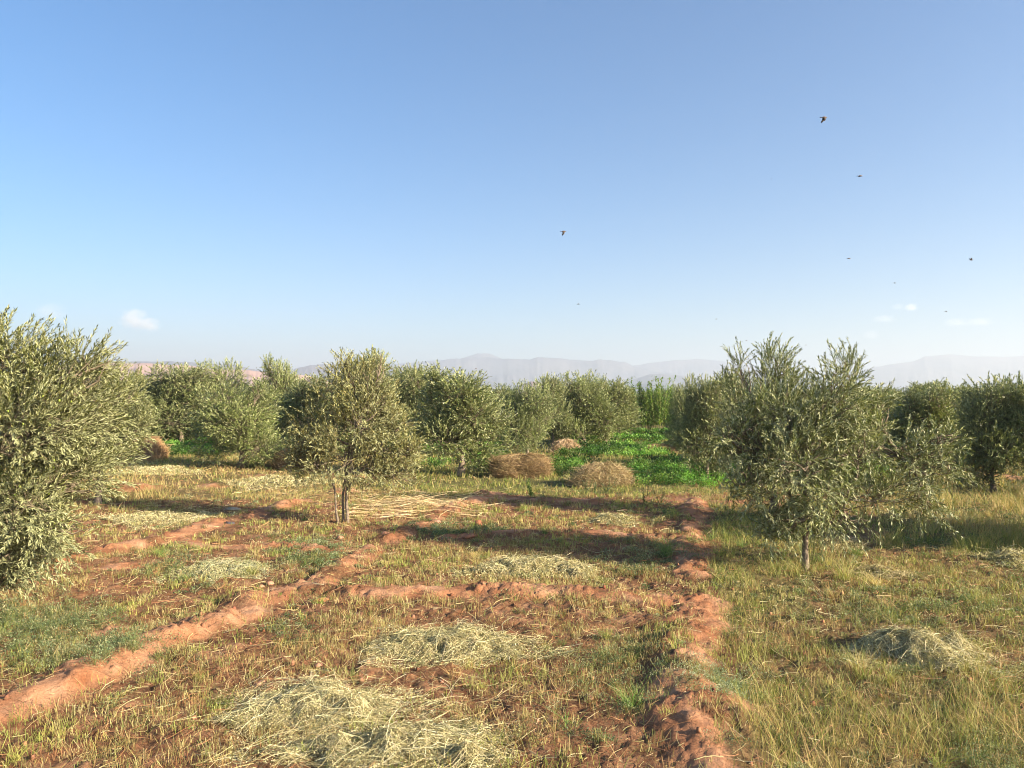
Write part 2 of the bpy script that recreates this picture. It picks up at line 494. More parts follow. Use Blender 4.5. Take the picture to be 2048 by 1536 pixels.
STUB = [(0.368, 0.31, 0.12), (0.448, 0.375, 0.176), (0.32, 0.212, 0.088), (0.256, 0.253, 0.08), (0.176, 0.204, 0.064), (0.272, 0.139, 0.064)]
GRASS = [(0.2, 0.233, 0.048), (0.288, 0.291, 0.08), (0.4, 0.349, 0.12), (0.12, 0.158, 0.032), (0.464, 0.374, 0.16)]
DRYG = [(0.482, 0.361, 0.155), (0.43, 0.31, 0.129), (0.327, 0.31, 0.103), (0.206, 0.232, 0.06)]
STRAW = [(0.51, 0.425, 0.221), (0.442, 0.357, 0.17), (0.357, 0.281, 0.128), (0.561, 0.493, 0.289)]

def stubble_density(px, py, bare):
    d = np.full(px.shape, 0.66)
    d += inr(px, py, 700, 1095, 1350, 1185, 0.6) + inr(px, py, 560, 1215, 1330, 1560, 0.15) + inr(px, py, 950, 1010, 1250, 1060, 0.5)
    d += inr(px, py, 900, 1300, 1340, 1420, 0.35) + inr(px, py, 1150, 1200, 1350, 1330, 0.35) + inr(px, py, -300, 1380, 500, 1600, 0.2)
    d += inr(px, py, 820, 1205, 1350, 1235, 0.6) + inr(px, py, 1480, 1300, 2100, 1400, 0.2)
    g = grassiness(px, py)
    d *= (1 - 0.55 * g)
    return d * (1 - 0.84 * bare)

def scatter_stubble():
    acc = Acc()
    for (y0, y1, dens, nb, w, hmul) in [(3.2, 6.5, 520, 8, 0.0028, 0.9), (6.5, 10, 380, 8, 0.0036, 0.9), (10, 16, 190, 7, 0.0055, 1.0), (16, 26, 60, 7, 0.009, 1.2)]:
        X, Y = field(y0, y1, dens)
        Z, bare, px, py = lay(X, Y)
        clump = smooth(0.36, 0.60, fbm(X * 2.6, Y * 2.6, 91))
        keep = rng.random(len(X)) < stubble_density(px, py, bare) * (0.10 + 0.95 * clump)
        X, Y = X[keep], Y[keep]; n = len(X)
        green = fbm(X * 1.5, Y * 1.5, 133)
        c = palette(n, STUB, [3, 2.4, 2, 1.6, 1.2, 1.2], var=0.25)
        c = np.where((rng.random(n) < 0.75 * smooth(0.52, 0.70, green))[:, None], palette(n, [(0.22, 0.27, 0.06), (0.36, 0.36, 0.10)], var=0.3), c)
        hh = (0.03 + 0.065 * rng.random(n)) * hmul
        idx = np.repeat(np.arange(n), nb)
        x = X[idx] + rng.normal(size=len(idx)) * 0.022; y = Y[idx] + rng.normal(size=len(idx)) * 0.022
        H = hh[idx] * (0.6 + 0.7 * rng.random(len(idx)))
        C = c[idx] * (0.75 + 0.5 * rng.random((len(idx), 1)))
        blades(acc, x, y, ground(x, y), H, np.full(len(idx), w) * (0.7 + 0.6 * rng.random(len(idx))), C, lean=0.38, curve=0.1, K=2, taper=0.7)
    o = acc.build('stubble', M_blade)
    tag(o, 'short cut yellow and green stubble standing in the basins', 'stubble', kind='stuff')
def scatter_grass():
    acc = Acc(); r = rng
    for (y0, y1, dens, w, hm) in [(3.2, 6, 2300, 0.0032, 1), (6, 10, 1300, 0.0045, 1), (10, 16, 520, 0.008, 1.05), (16, 26, 170, 0.014, 1.2), (26, 45, 45, 0.03, 1.3)]:
        X, Y = field(y0, y1, dens)
        Z, bare, px, py = lay(X, Y)
        g = grassiness(px, py)
        cl = smooth(0.40, 0.60, fbm(X * 2.3, Y * 2.3, 191))
        keep = r.random(len(X)) < g * (0.08 + 0.95 * cl) * (1 - bare * 0.85) + 0.03 * (1 - bare)
        X, Y, Z, px, py, g, cl = [a[keep] for a in (X, Y, Z, px, py, g, cl)]
        n = len(X)
        dry = np.clip(inr(px, py, 1750, 905, 2300, 1075, 0.85) + inr(px, py, 1600, 1440, 2100, 1700, 0.35) + inr(px, py, 0, 900, 840, 1060, 0.55) + (fbm(X * 1.3, Y * 1.3, 55) - 0.42) * 2.6, 0, 1)
        lush = np.maximum(np.maximum(inr(px, py, 830, 915, 1700, 1010, 0.8), inr(px, py, 1430, 1010, 1650, 1280, 0.75)), inr(px, py, 1650, 1100, 2300, 1260, 0.6))
        isdry = r.random(n) < dry * (1 - lush)
        C = np.where(isdry[:, None], palette(n, DRYG, [3, 2, 1.5, 0.6], var=0.2), palette(n, GRASS, [3, 2.6, 1.6, 2.0, 0.7], var=0.25))
        tall = 0.35 + inr(px, py, 1430, 1370, 2300, 1700, 0.22) + inr(px, py, 1760, 905, 2300, 1100, 0.6) + inr(px, py, 1430, 1000, 1640, 1180, 0.2) + inr(px, py, 200, 940, 330, 1000, 0.4)
        H = (0.06 + 0.20 * tall * (0.3 + 0.7 * cl)) * (0.5 + 0.8 * r.random(n)) * hm
        blades(acc, X, Y, Z, H, np.full(n, w) * (0.6 + 0.8 * r.random(n)), C, lean=0.35, curve=0.55, K=3, taper=0.2)
    # distinct tufts with blades fanning out from one root
    X, Y = field(3.4, 13, 3.2); Z, bare, px, py = lay(X, Y)
    k = (rng.random(len(X)) < (0.45 + 0.55 * grassiness(px, py)) * (1 - bare * 0.8)); X, Y, Z, px = X[k], Y[k], Z[k], px[k]; n = len(X); nb = 55
    c = palette(n, GRASS + DRYG[:2] + [(0.12, 0.2, 0.05)], var=0.25); hh = 0.06 + 0.12 * rng.random(n) ** 1.5 + 0.05 * (px > 1430)
    idx = np.repeat(np.arange(n), nb); m = len(idx); sp = 0.012 + 0.02 * rng.random(n)
    x = X[idx] + rng.normal(size=m) * sp[idx]; y = Y[idx] + rng.normal(size=m) * sp[idx]
    blades(acc, x, y, ground(x, y), hh[idx] * (0.4 + 0.7 * rng.random(m)), (0.0018 + 0.00028 * Y[idx]) * (0.7 + 0.6 * rng.random(m)), c[idx] * (0.7 + 0.6 * rng.random((m, 1))), lean=0.55, curve=0.7, K=4, taper=0.15)
    o = acc.build('grass', M_blade)
    tag(o, 'green and golden grass covering the ground, tallest at the right', 'grass', kind='stuff')

def stalks_on(acc, X, Y, Zf, L, W, C, tilt=0.18, r=rng, aniso=None, K=4, bend=0.15, lift=0.01):
    """straws lying on a surface Zf(x,y)"""
    n = len(X)
    a = r.random(n) * 2 * math.pi if aniso is None else r.normal(size=n) * aniso[1] + aniso[0]
    d = np.stack([np.cos(a), np.sin(a)], 1); s = np.stack([-np.sin(a), np.cos(a)], 1)
    t = np.linspace(-0.5, 0.5, K)
    b = r.normal(size=n) * bend
    XY = np.stack([X, Y], 1)[:, None, :] + d[:, None, :] * (L[:, None] * t[None, :])[:, :, None] + s[:, None, :] * (L[:, None] * b[:, None] * (t[None, :] ** 2 * 4 - 0.5))[:, :, None]
    Z = Zf(XY[..., 0], XY[..., 1]) + lift + (r.normal(size=n) * tilt * L)[:, None] * t[None, :] + (np.abs(r.normal(size=n)) * 0.008)[:, None] + (np.abs(r.normal(size=n) * tilt * L) * 0.5)[:, None]
    P = np.concatenate([XY, Z[..., None]], -1)
    roll = r.random(n) * math.pi
    S = np.stack([-np.sin(a) * np.cos(roll), np.cos(a) * np.cos(roll), np.abs(np.sin(roll)) * 0.8 + 0.1], 1)
    ribbons(acc, P, W[:, None] * np.ones((1, K)), norm(S), C)

def scatter_litter():
    acc = Acc()
    for (y0, y1, dens, w) in [(3.2, 6.5, 1900, 0.0024), (6.5, 10, 1000, 0.0036), (10, 16, 330, 0.0058), (16, 26, 80, 0.010)]:
        X, Y = field(y0, y1, dens)
        Z, bare, px, py = lay(X, Y)
        s = 0.28 + 0 * X
        s += inr(px, py, 700, 975, 960, 1045, 0.9) + inr(px, py, 200, 1005, 440, 1060, 1.2) + inr(px, py, 230, 925, 520, 960, 0.7) + inr(px, py, 480, 945, 660, 985, 1.0) + inr(px, py, 560, 985, 700, 1010, .6)
        s += inr(px, py, 400, 1350, 1100, 1600, 0.35) + inr(px, py, 1750, 1000, 2000, 1060, 0.5) + inr(px, py, 1900, 1230, 2100, 1450, .3)
        keep = rng.random(len(X)) < s * (1 - 0.72 * bare * (~((px > 700) & (px < 960) & (py < 1045))))
        X, Y = X[keep], Y[keep]; n = len(X)
        L = 0.02 + 0.20 * rng.random(n) ** 4
        stalks_on(acc, X, Y, ground, L, w * (0.6 + 0.9 * rng.random(n)), palette(n, STRAW + [(0.34, 0.17, 0.08), (0.22, 0.12, 0.06)], [1, 1.5, 2, 0.6, 2.5, 1.5]), tilt=0.22)
    o = acc.build('straw_litter', M_straw)
    tag(o, 'loose dry straw stems strewn over the red soil', 'straw litter', kind='stuff')
    # long pale stalks on the bare patch beside the middle tree
    acc = Acc(); n = 330
    px = rng.uniform(690, 990, n); py = rng.uniform(984, 1042, n); n = 190; px = px[:n]; py = py[:n]
    g = np.array([G(a, b) for a, b in zip(px, py)])
    stalks_on(acc, g[:, 0], g[:, 1], ground, rng.uniform(0.15, 0.8, n), rng.uniform(0.006, 0.014, n), palette(n, [(0.66, 0.52, 0.30), (0.6, 0.44, 0.24), (0.5, 0.35, 0.2)]), tilt=0.05, aniso=(0.35, 0.5), bend=0.08)
    o = acc.build('cut_stalks', M_straw)
    tag(o, 'long pale cut stalks lying on bare soil right of the three stemmed tree', 'cut stalks', kind='stuff')

def puffs(acc, X, Y, rad, hei, nl, leaf, cols, w=None, r=rng, zf=ground, flat=0.6, stemcol=(0.2, 0.22, 0.07), stems=True, tonef=0.0):
    """low leafy plants: tiny leaves filling a dome, with thin stems"""
    n = len(X); Z = zf(X, Y)
    idx = np.repeat(np.arange(n), nl); m = len(idx)
    u = rand_dirs(m, r); u[:, 2] = np.abs(u[:, 2]); q = (0.35 + 0.65 * r.random(m) ** 0.6)[:, None]
    rr = rad[idx][:, None]; hh = hei[idx][:, None]
    off = np.concatenate([u[:, :2] * rr, u[:, 2:] * hh], 1) * q
    B = np.stack([X, Y, Z], 1)[idx] + off
    D = norm(u + rand_dirs(m, r) * 0.8 + np.array([0, 0, 0.3]))
    Nn = norm(np.array([0, 0, 1.0]) + rand_dirs(m, r) * flat)
    pc = palette(n, cols, w, var=0.2)
    if tonef: pc = pc * (0.55 + 0.9 * smooth(0.3, 0.7, fbm(X * tonef, Y * tonef * 0.6, 404, 3)))[:, None]
    C = pc[idx] * (0.65 + 0.7 * r.random((m, 1)))
    L = leaf * (0.6 + 0.8 * r.random(m))
    leaves_flat(acc, B, D, Nn, L, L * 0.55, C)
    if stems:
        k = max(4, nl // 8); idx = np.repeat(np.arange(n), k); m = len(idx)
        u = rand_dirs(m, r); u[:, 2] = np.abs(u[:, 2]) + 0.2
        b = np.stack([X, Y, Z], 1)[idx]
        e = b + np.concatenate([u[:, :2] * rad[idx][:, None], u[:, 2:] * hei[idx][:, None]], 1) * 0.85
        t = np.array([0, 0.5, 1.0])
        P = b[:, None, :] * (1 - t)[None, :, None] + e[:, None, :] * t[None, :, None]
        P[:, 1, 2] += hei[idx] * 0.15
        S = norm(np.stack([r.normal(size=m), r.normal(size=m), np.zeros(m)], 1))
        ribbons(acc, P, np.full((m, 3), leaf * 0.16), S, np.tile(np.array(stemcol), (m, 1)))

def scatter_weeds():
    acc = Acc()
    WC = [(0.12, 0.17, 0.08), (0.17, 0.22, 0.11), (0.26, 0.28, 0.15), (0.10, 0.14, 0.055), (0.33, 0.31, 0.16)]
    for (y0, y1, dens, nl, leaf) in [(3.4, 7, 42, 170, 0.009), (7, 11, 30, 110, 0.013), (11, 18, 14, 80, 0.022)]:
        X, Y = field(y0, y1, dens); Z, bare, px, py = lay(X, Y)
        s = 0.07 + 0 * X
        s += inr(px, py, -300, 1195, 260, 1340, 1.3) + inr(px, py, 540, 1070, 700, 1135, 1.0) + inr(px, py, 830, 1040, 1010, 1082, 0.9)
        s += inr(px, py, 250, 1105, 420, 1180, 0.4) + inr(px, py, 1230, 1085, 1400, 1150, 0.5) + inr(px, py, 300, 1040, 470, 1070, 0.4) + inr(px, py, 1250, 1000, 1370, 1060, 0.5)
        s += inr(px, py, 1700, 1180, 2200, 1260, 0.55) + inr(px, py, 1430, 1010, 2200, 1600, 0.22) + inr(px, py, 1930, 1440, 2300, 1600, 1.0) + inr(px, py, 1150, 1370, 1340, 1500, 0.25) + inr(px, py, 1180, 1260, 1350, 1400, 0.3) + inr(px, py, 1600, 1170, 1800, 1230, 0.3)
        keep = rng.random(len(X)) < s * (1 - bare * 0.9)
        X, Y = X[keep], Y[keep]; n = len(X)
        puffs(acc, X, Y, 0.05 + 0.09 * rng.random(n), 0.03 + 0.06 * rng.random(n), nl, leaf, WC)
    for (cx_, cy_, sx_, sy_, n) in [(110, 1262, 95, 38, 230), (40, 1230, 60, 20, 70), (620, 1108, 40, 16, 60), (900, 1058, 50, 9, 60), (240, 1320, 60, 22, 60), (1290, 1120, 50, 22, 50), (1990, 1500, 60, 30, 60), (1850, 1215, 110, 16, 90), (590, 1255, 40, 20, 25), (380, 1130, 60, 25, 50), (1230, 1330, 60, 35, 60)]:
        g = np.array([G(a, b, 0.03) for a, b in zip(rng.normal(cx_, sx_, n), rng.normal(cy_, sy_, n))]); f_ = g[:, 1] / 6.0
        g = g[g[:, 1] < 16]; n = len(g); f_ = g[:, 1] / 6.0
        puffs(acc, g[:, 0], g[:, 1], 0.05 + 0.11 * rng.random(n), 0.04 + 0.11 * rng.random(n) ** 2, 95, 0.011 * float(np.mean(f_)), WC)
    # pale silvery creeping plant over the right bank
    n = 70; px = rng.normal(1445, 38, n); py = rng.normal(1355, 20, n)
    g = np.array([G(a, b, 0.08) for a, b in zip(px, py)])
    puffs(acc, g[:, 0], g[:, 1], 0.07 + 0.07 * rng.random(n), 0.04 + 0.04 * rng.random(n), 170, 0.008, [(0.30, 0.34, 0.22), (0.24, 0.30, 0.17)])
    o = acc.build('weeds', M_green)
    tag(o, 'low blue green weeds creeping between the stubble', 'weeds', kind='stuff')

def scatter_alfalfa():
    acc = Acc()
    AC = [(0.085, 0.196, 0.03), (0.128, 0.255, 0.043), (0.051, 0.128, 0.021), (0.196, 0.306, 0.068)]
    rects = [(1075, 924, 1175, 956, 1), (1265, 922, 1500, 974, 1), (1120, 892, 1335, 914, 1), (1125, 872, 1390, 885, 1), (1180, 863, 1420, 868, 1), (940, 905, 1010, 945, .8), (1495, 918, 1780, 960, .9),
             (280, 872, 440, 914, 1), (60, 862, 310, 880, 0.7), (230, 850, 420, 872, 1), (560, 855, 1000, 905, 0.8), (860, 925, 905, 940, .5), (1650, 900, 1900, 925, 0.5)]
    for (y0, y1, dens, nl, leaf) in [(15.5, 21, 16, 110, 0.038), (21, 30, 11, 80, 0.055), (30, 50, 7, 50, 0.09)]:
        X, Y = field(y0, y1, dens, 0.6, 1.0); Z, bare, px, py = lay(X, Y)
        px, py = to_px(X, Y); py2 = py + (fbm(X * 0.9, Y * 0.9, 71) - 0.5) * 6; px2 = px + (fbm(X * 0.7, Y * 0.7, 81) - .5) * 40
        s = 0 * X
        for a in rects: s = np.maximum(s, inr(px2, py2, *a))
        s *= (0.8 + 0.4 * smooth(0.3, 0.55, fbm(X * 0.8, Y * 0.8, 66)))
        keep = rng.random(len(X)) < s
        X, Y = X[keep], Y[keep]; n = len(X)
        puffs(acc, X, Y, 0.16 + 0.12 * rng.random(n), 0.17 + 0.12 * rng.random(n), nl, leaf, AC, stems=False, tonef=0.9)
    o = acc.build('alfalfa', M_green)
    tag(o, 'bright green alfalfa crop growing in plots between the olive rows', 'alfalfa', kind='stuff')
scatter_stubble(); scatter_grass(); scatter_litter(); scatter_weeds(); scatter_alfalfa()

# ------------------------------------------------------------------ clods and stones
def lump(name, x, y, size, squash, seed, color, parent=None, sink=0.34, elong=1.0, rz=0.0, z=None):
    nu, nv = 10, 7
    th = np.linspace(0, 2 * math.pi, nu, endpoint=False); ph = np.linspace(0.02, math.pi - 0.02, nv)
    T, P = np.meshgrid(th, ph)
    d = np.stack([np.cos(T) * np.sin(P), np.sin(T) * np.sin(P), np.cos(P)], -1)
    rr = 0.45 + 1.05 * fbm(d[..., 0] * 1.6 + seed * 3.1 + d[..., 2] * 1.1, d[..., 1] * 1.6 + seed * 1.7 - d[..., 2] * 1.3, seed, 3)
    V = d * rr[..., None] * np.array([size * elong, size, size * squash]) * 0.46
    c, s = math.cos(rz), math.sin(rz)
    V = np.stack([V[..., 0] * c - V[..., 1] * s, V[..., 0] * s + V[..., 1] * c, V[..., 2]], -1).reshape(-1, 3)
    i = np.arange(nv - 1)[:, None] * nu + np.arange(nu)[None, :]; j = np.arange(nv - 1)[:, None] * nu + ((np.arange(nu) + 1) % nu)[None, :]
    F = np.stack([i, j, j + nu, i + nu], -1).reshape(-1, 4)[:, ::-1]
    o = mesh_from(name, V, F, M_stone, np.tile(np.array(color), (len(V), 1)), False)
    o.location = (x, y, (gz(x, y) if z is None else z) + size * squash * (0.5 - sink))
    return o
M_stone = tint_material('earth_clod', rough=0.95, noise_amt=0.3, noise_scale=25)
SO = (0.30, 0.14, 0.075)
CL = [
    (458, 1046, 0.14, 0.6, (0.07, 0.06, 0.065), 1.2, 'stone', 'dark grey stone sitting on top of the upper left mud bank'),
    (680, 1075, 0.12, 0.75, (0.40, 0.204, 0.124), 1.0, 'clod', 'rounded pale red clod left of the bank below the middle tree'),
    (772, 1068, 0.16, 0.7, (0.37, 0.184, 0.112), 1.1, 'clod', 'pinkish clod at the tip of the bank right of the three stemmed tree'),
    (640, 1196, 0.13, 0.45, (0.40, 0.163, 0.081), 1.6, 'clod', 'flat tilted orange clod where the left bank meets the cross bank'),
    (522, 1170, 0.07, 0.8, (0.40, 0.204, 0.124), 1.0, 'clod', 'left of the two small pink clods above the left bank'),
    (540, 1167, 0.08, 0.8, (0.42, 0.218, 0.136), 1.1, 'clod', 'right of the two small pink clods above the left bank'),
    (938, 1168, 0.09, 0.95, (0.34, 0.122, 0.056), 0.9, 'clod', 'upright red clod in the stubble above the cross bank'),
    (957, 1050, 0.17, 0.9, (0.26, 0.102, 0.056), 0.8, 'clod', 'tall red brown clod standing in the weeds beyond the cut hay'),
    (940, 1070, 0.22, 0.4, (0.30, 0.136, 0.074), 1.5, 'clod', 'long flat clod leaning at the foot of the tall red brown clod'),
    (636, 1330, 0.09, 0.7, (0.42, 0.218, 0.136), 1.1, 'clod', 'round pale pink clod between the two nearest heaps of cut hay'),
    (686, 1372, 0.12, 0.4, (0.45, 0.245, 0.161), 1.6, 'clod', 'flat pale clod lying just behind the nearest heap of cut hay'),
    (520, 1366, 0.13, 0.5, (0.44, 0.231, 0.143), 1.4, 'clod', 'broad pale clod left behind the nearest heap of cut hay'),
    (1180, 1395, 0.10, 0.8, (0.32, 0.156, 0.099), 1.0, 'clod', 'brown clod left of the bright green grass tuft'),
    (1235, 1040, 0.2, 0.4, (0.42, 0.231, 0.149), 1.4, 'clod', 'flat pink clod in front of the small far hay heap'),
    (870, 1042, 0.16, 0.6, (0.40, 0.204, 0.136), 1.3, 'clod', 'pale clod on the bank behind the tall red brown clod'),
]
for k, (px, py, s, sq, c, el, nm, lb) in enumerate(CL):
    x, y = G(px, py, 0.05)
    x, y = G(px, py, gz(x, y) + 0.02)
    o = lump('stone' if nm == 'stone' else 'earth_clod', x, y, s * (1.0 if nm == 'stone' or py < 1250 else 0.75), sq * 0.85, 50 + k, c, elong=el, rz=k * 1.3)
    tag(o, lb, nm, group=None if nm == 'stone' else 'clods of red earth lying about')
# pale flat slab in the hay at the left
x, y = G(465, 1020)
o = lump('stone_slab', x, y, 0.24, 0.22, 17, (0.33, 0.27, 0.19), elong=1.5, sink=0.0); tag(o, 'pale flat slab of stone lying in the mown hay beyond the left bank', 'stone')
def small_clods():
    acc = Acc(); X, Y = field(3.3, 13, 9); Z, bare, px, py = lay(X, Y)
    keep = rng.random(len(X)) < 0.4 + 0.5 * (bare > 0.2); X, Y, Z = X[keep], Y[keep], Z[keep]
    cube = np.array([[-1, -1, -1], [1, -1, -1], [1, 1, -1], [-1, 1, -1], [-1, -1, 1], [1, -1, 1], [1, 1, 1], [-1, 1, 1]], float)
    Fq = np.array([[0, 3, 2, 1], [4, 5, 6, 7], [0, 1, 5, 4], [1, 2, 6, 5], [2, 3, 7, 6], [3, 0, 4, 7]])
    n = len(X); S = (0.006 + 0.013 * rng.random(n) ** 2)
    V = cube[None] * S[:, None, None] * (0.6 + 0.6 * rng.random((n, 8, 3)))
    V[:, 4:, :2] *= 0.6
    V += np.stack([X, Y, Z + S * 0.4], 1)[:, None, :]
    F = (Fq[None] + (np.arange(n) * 8)[:, None, None]).reshape(-1, 4)
    acc.add(V.reshape(-1, 3), F, np.repeat(palette(n, [SO, (0.36, 0.18, 0.10), (0.22, 0.09, 0.05)]), 8, axis=0))
    o = acc.build('soil_crumbs', M_stone); tag(o, 'small crumbs of red earth scattered over the basins', 'soil crumbs', kind='stuff')
small_clods()

# ------------------------------------------------------------------ cut hay heaps
def hay_heap(px, py, wpx, rdepth, h, n, seed, cols, label, lobes=3, w=0.0028, leafy=1.3, aniso=None, L0=0.03, L1=0.17, group='heaps of cut hay drying on the ground', cat='hay heap', leafcol=((0.52, 0.46, 0.23), (0.36, 0.33, 0.15), (0.66, 0.57, 0.32), (0.18, 0.15, 0.07))):
    r = np.random.default_rng(seed)
    x0, y0 = G(px, py); rx = wpx / FPX * y0 / 2; h = h * 0.88; n = int(n * 1.15); w = w * 0.68; h *= 0.85
    lo = [(0, 0, rx * 0.95, rdepth * 0.95, h * 0.7)]
    for k in range(lobes):
        lo.append((r.uniform(-0.6, 0.6) * rx, r.uniform(-0.5, 0.5) * rdepth, rx * r.uniform(0.3, 0.5), rdepth * r.uniform(0.35, 0.55), h * r.uniform(0.5, 0.8)))
    def zf(x, y):
        g = ground(x, y); z = 0 * g
        nz = fbm(x * 4, y * 4, seed + 3, 3)
        for (a, b, ra, rb, hh) in lo:
            q = np.sqrt(((x - x0 - a) / ra) ** 2 + ((y - y0 - b) / rb) ** 2) + (nz - 0.5) * 0.9
            z = np.maximum(z, hh * (1 - smooth(0.1, 1.0, q)))
        return g + z * (0.75 + 0.5 * nz) + np.minimum(z, 0.05) * (fbm(x * 13, y * 13, seed + 4, 2) - 0.5) * 1.6
    acc = Acc()
    # matted core under the stalks, its dark colour paints shade into their gaps
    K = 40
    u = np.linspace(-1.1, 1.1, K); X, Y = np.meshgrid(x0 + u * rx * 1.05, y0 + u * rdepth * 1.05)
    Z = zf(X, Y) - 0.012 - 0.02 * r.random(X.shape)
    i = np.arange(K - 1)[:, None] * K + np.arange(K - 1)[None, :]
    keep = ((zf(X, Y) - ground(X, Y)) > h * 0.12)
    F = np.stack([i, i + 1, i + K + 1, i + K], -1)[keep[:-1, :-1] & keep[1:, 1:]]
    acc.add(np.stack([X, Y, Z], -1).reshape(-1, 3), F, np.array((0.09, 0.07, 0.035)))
    def pts(m, spread=1.0):
        a = r.random(m) * 2 * math.pi; q = r.random(m) ** 0.62 * spread * (1 + 0.25 * np.sin(a * 3 + seed) + 0.15 * np.sin(a * 7 + seed * 2))
        x = x0 + np.cos(a) * q * rx; y = y0 + np.sin(a) * q * rdepth
        hh = zf(x, y) - ground(x, y)
        k = (hh > h * 0.10) | (r.random(m) < 0.30)
        return x[k], y[k]
    x, y = pts(n); m = len(x)
    # bundles share a direction
    b = (fbm(x * 2.2, y * 2.2, seed + 9, 2) - 0.5) * 9
    L = r.uniform(L0, L1, m)
    a = b + r.normal(size=m) * 0.9 if aniso is None else aniso + b * 0.5 + r.normal(size=m) * 0.7
    stalks_on(acc, x, y, zf, L, w * r.uniform(0.6, 1.4, m), palette(m, cols, r=r), tilt=0.16, r=r, aniso=(a, 0.0), lift=0.004, bend=0.07)
    x, y = pts(n // 24, 1.15); m = len(x)
    stalks_on(acc, x, y, zf, r.uniform(L1 * 0.7, L1 * 1.5, m), w * r.uniform(0.8, 1.4, m), palette(m, cols, r=r), tilt=0.3, r=r, lift=0.02)
    x, y = pts(int(n * leafy * 3.0)); m = len(x)
    if m:
        B = np.stack([x, y, zf(x, y) + np.abs(r.normal(size=m)) * 0.012 + 0.008], 1)
        Ls = w * r.uniform(3.5, 9, m)
        leaves_flat(acc, B, norm(rand_dirs(m, r) + np.array([0, 0, 0.2])), rand_dirs(m, r), Ls, Ls * 0.42, palette(m, leafcol, r=r, var=0.3))
    o = acc.build('hay_heap', M_straw)
    for v_ in (1,):   # move origin to the heap's base
        bz = gz(x0, y0); o.data.transform(__import__('mathutils').Matrix.Translation((-x0, -y0, -bz))); o.location = (x0, y0, bz)
    return tag(o, label, cat, group)
HC = [(0.602, 0.539, 0.31), (0.516, 0.452, 0.241), (0.378, 0.321, 0.155), (0.688, 0.625, 0.396), (0.224, 0.191, 0.086)]
HD = [(0.499, 0.404, 0.215), (0.413, 0.335, 0.172), (0.31, 0.249, 0.12), (0.568, 0.473, 0.275)]
hay_heap(640, 1425, 430, 0.42, 0.16, 9000, 1, HC, 'nearest and largest heap of pale cut hay, at the bottom edge of the photo', 5, aniso=0.35)
hay_heap(800, 1510, 520, 0.34, 0.17, 9000, 11, HC, 'rounded pale hay heap overlapping the front right of the largest heap', 4, aniso=0.1)
hay_heap(905, 1298, 370, 0.42, 0.15, 9500, 2, HC, 'wide pale hay heap in the middle basin below the cross bank', 4, aniso=0.3, w=0.0032)
hay_heap(1060, 1140, 270, 0.62, 0.16, 8000, 3, HC, 'pale yellow hay heap above the cross bank between the two banks', 4, w=0.0042)
hay_heap(1840, 1318, 270, 0.42, 0.27, 9500, 4, HC, 'greyish hay heap in the grass right of the slim trunked tree', 3, w=0.003)
hay_heap(1225, 1045, 110, 0.45, 0.14, 2600, 5, HC, 'small pale hay heap in the far basin near the right bank', 2, w=0.006)
hay_heap(1670, 1090, 130, 0.45, 0.10, 2600, 6, HD, 'low hay heap lying behind the slim trunk on the right', 2, w=0.005)
hay_heap(2030, 1128, 150, 0.45, 0.16, 3000, 7, HC, 'straw heap cut off by the right edge of the photo', 2, w=0.005)
hay_heap(1835, 1038, 150, 0.5, 0.10, 2600, 8, HD, 'thin dull straw heap in the dry grass far right', 2, w=0.006)
hay_heap(440, 1142, 190, 0.5, 0.10, 4500, 9, [(0.42, 0.42, 0.24), (0.5, 0.48, 0.3), (0.34, 0.36, 0.2)], 'flat silvery green hay heap between the two left banks', 3, w=0.0045, leafy=1.0)
hay_heap(1765, 1150, 130, 0.3, 0.08, 2200, 10, HD, 'low grey hay heap just right of the slim tree base', 2, w=0.004)
hay_heap(330, 1040, 250, 0.7, 0.10, 5500, 12, HC, 'flattened swath of pale hay beside the leafy near left tree', 3, w=0.006)
hay_heap(560, 968, 230, 1.0, 0.12, 4500, 13, HC, 'far swath of mown hay left of the three stemmed tree', 3, w=0.009)
hay_heap(820, 1012, 190, 0.6, 0.05, 900, 14, [(0.66, 0.52, 0.30), (0.56, 0.4, 0.22)], 'thin mat of long straw on bare soil right of the three stemmed tree', 2, w=0.007, leafy=0.1, L1=0.6)
hay_heap(300, 945, 200, 1.1, 0.12, 3200, 15, HC, 'distant swath of mown hay in front of the left haystack', 2, w=0.010)

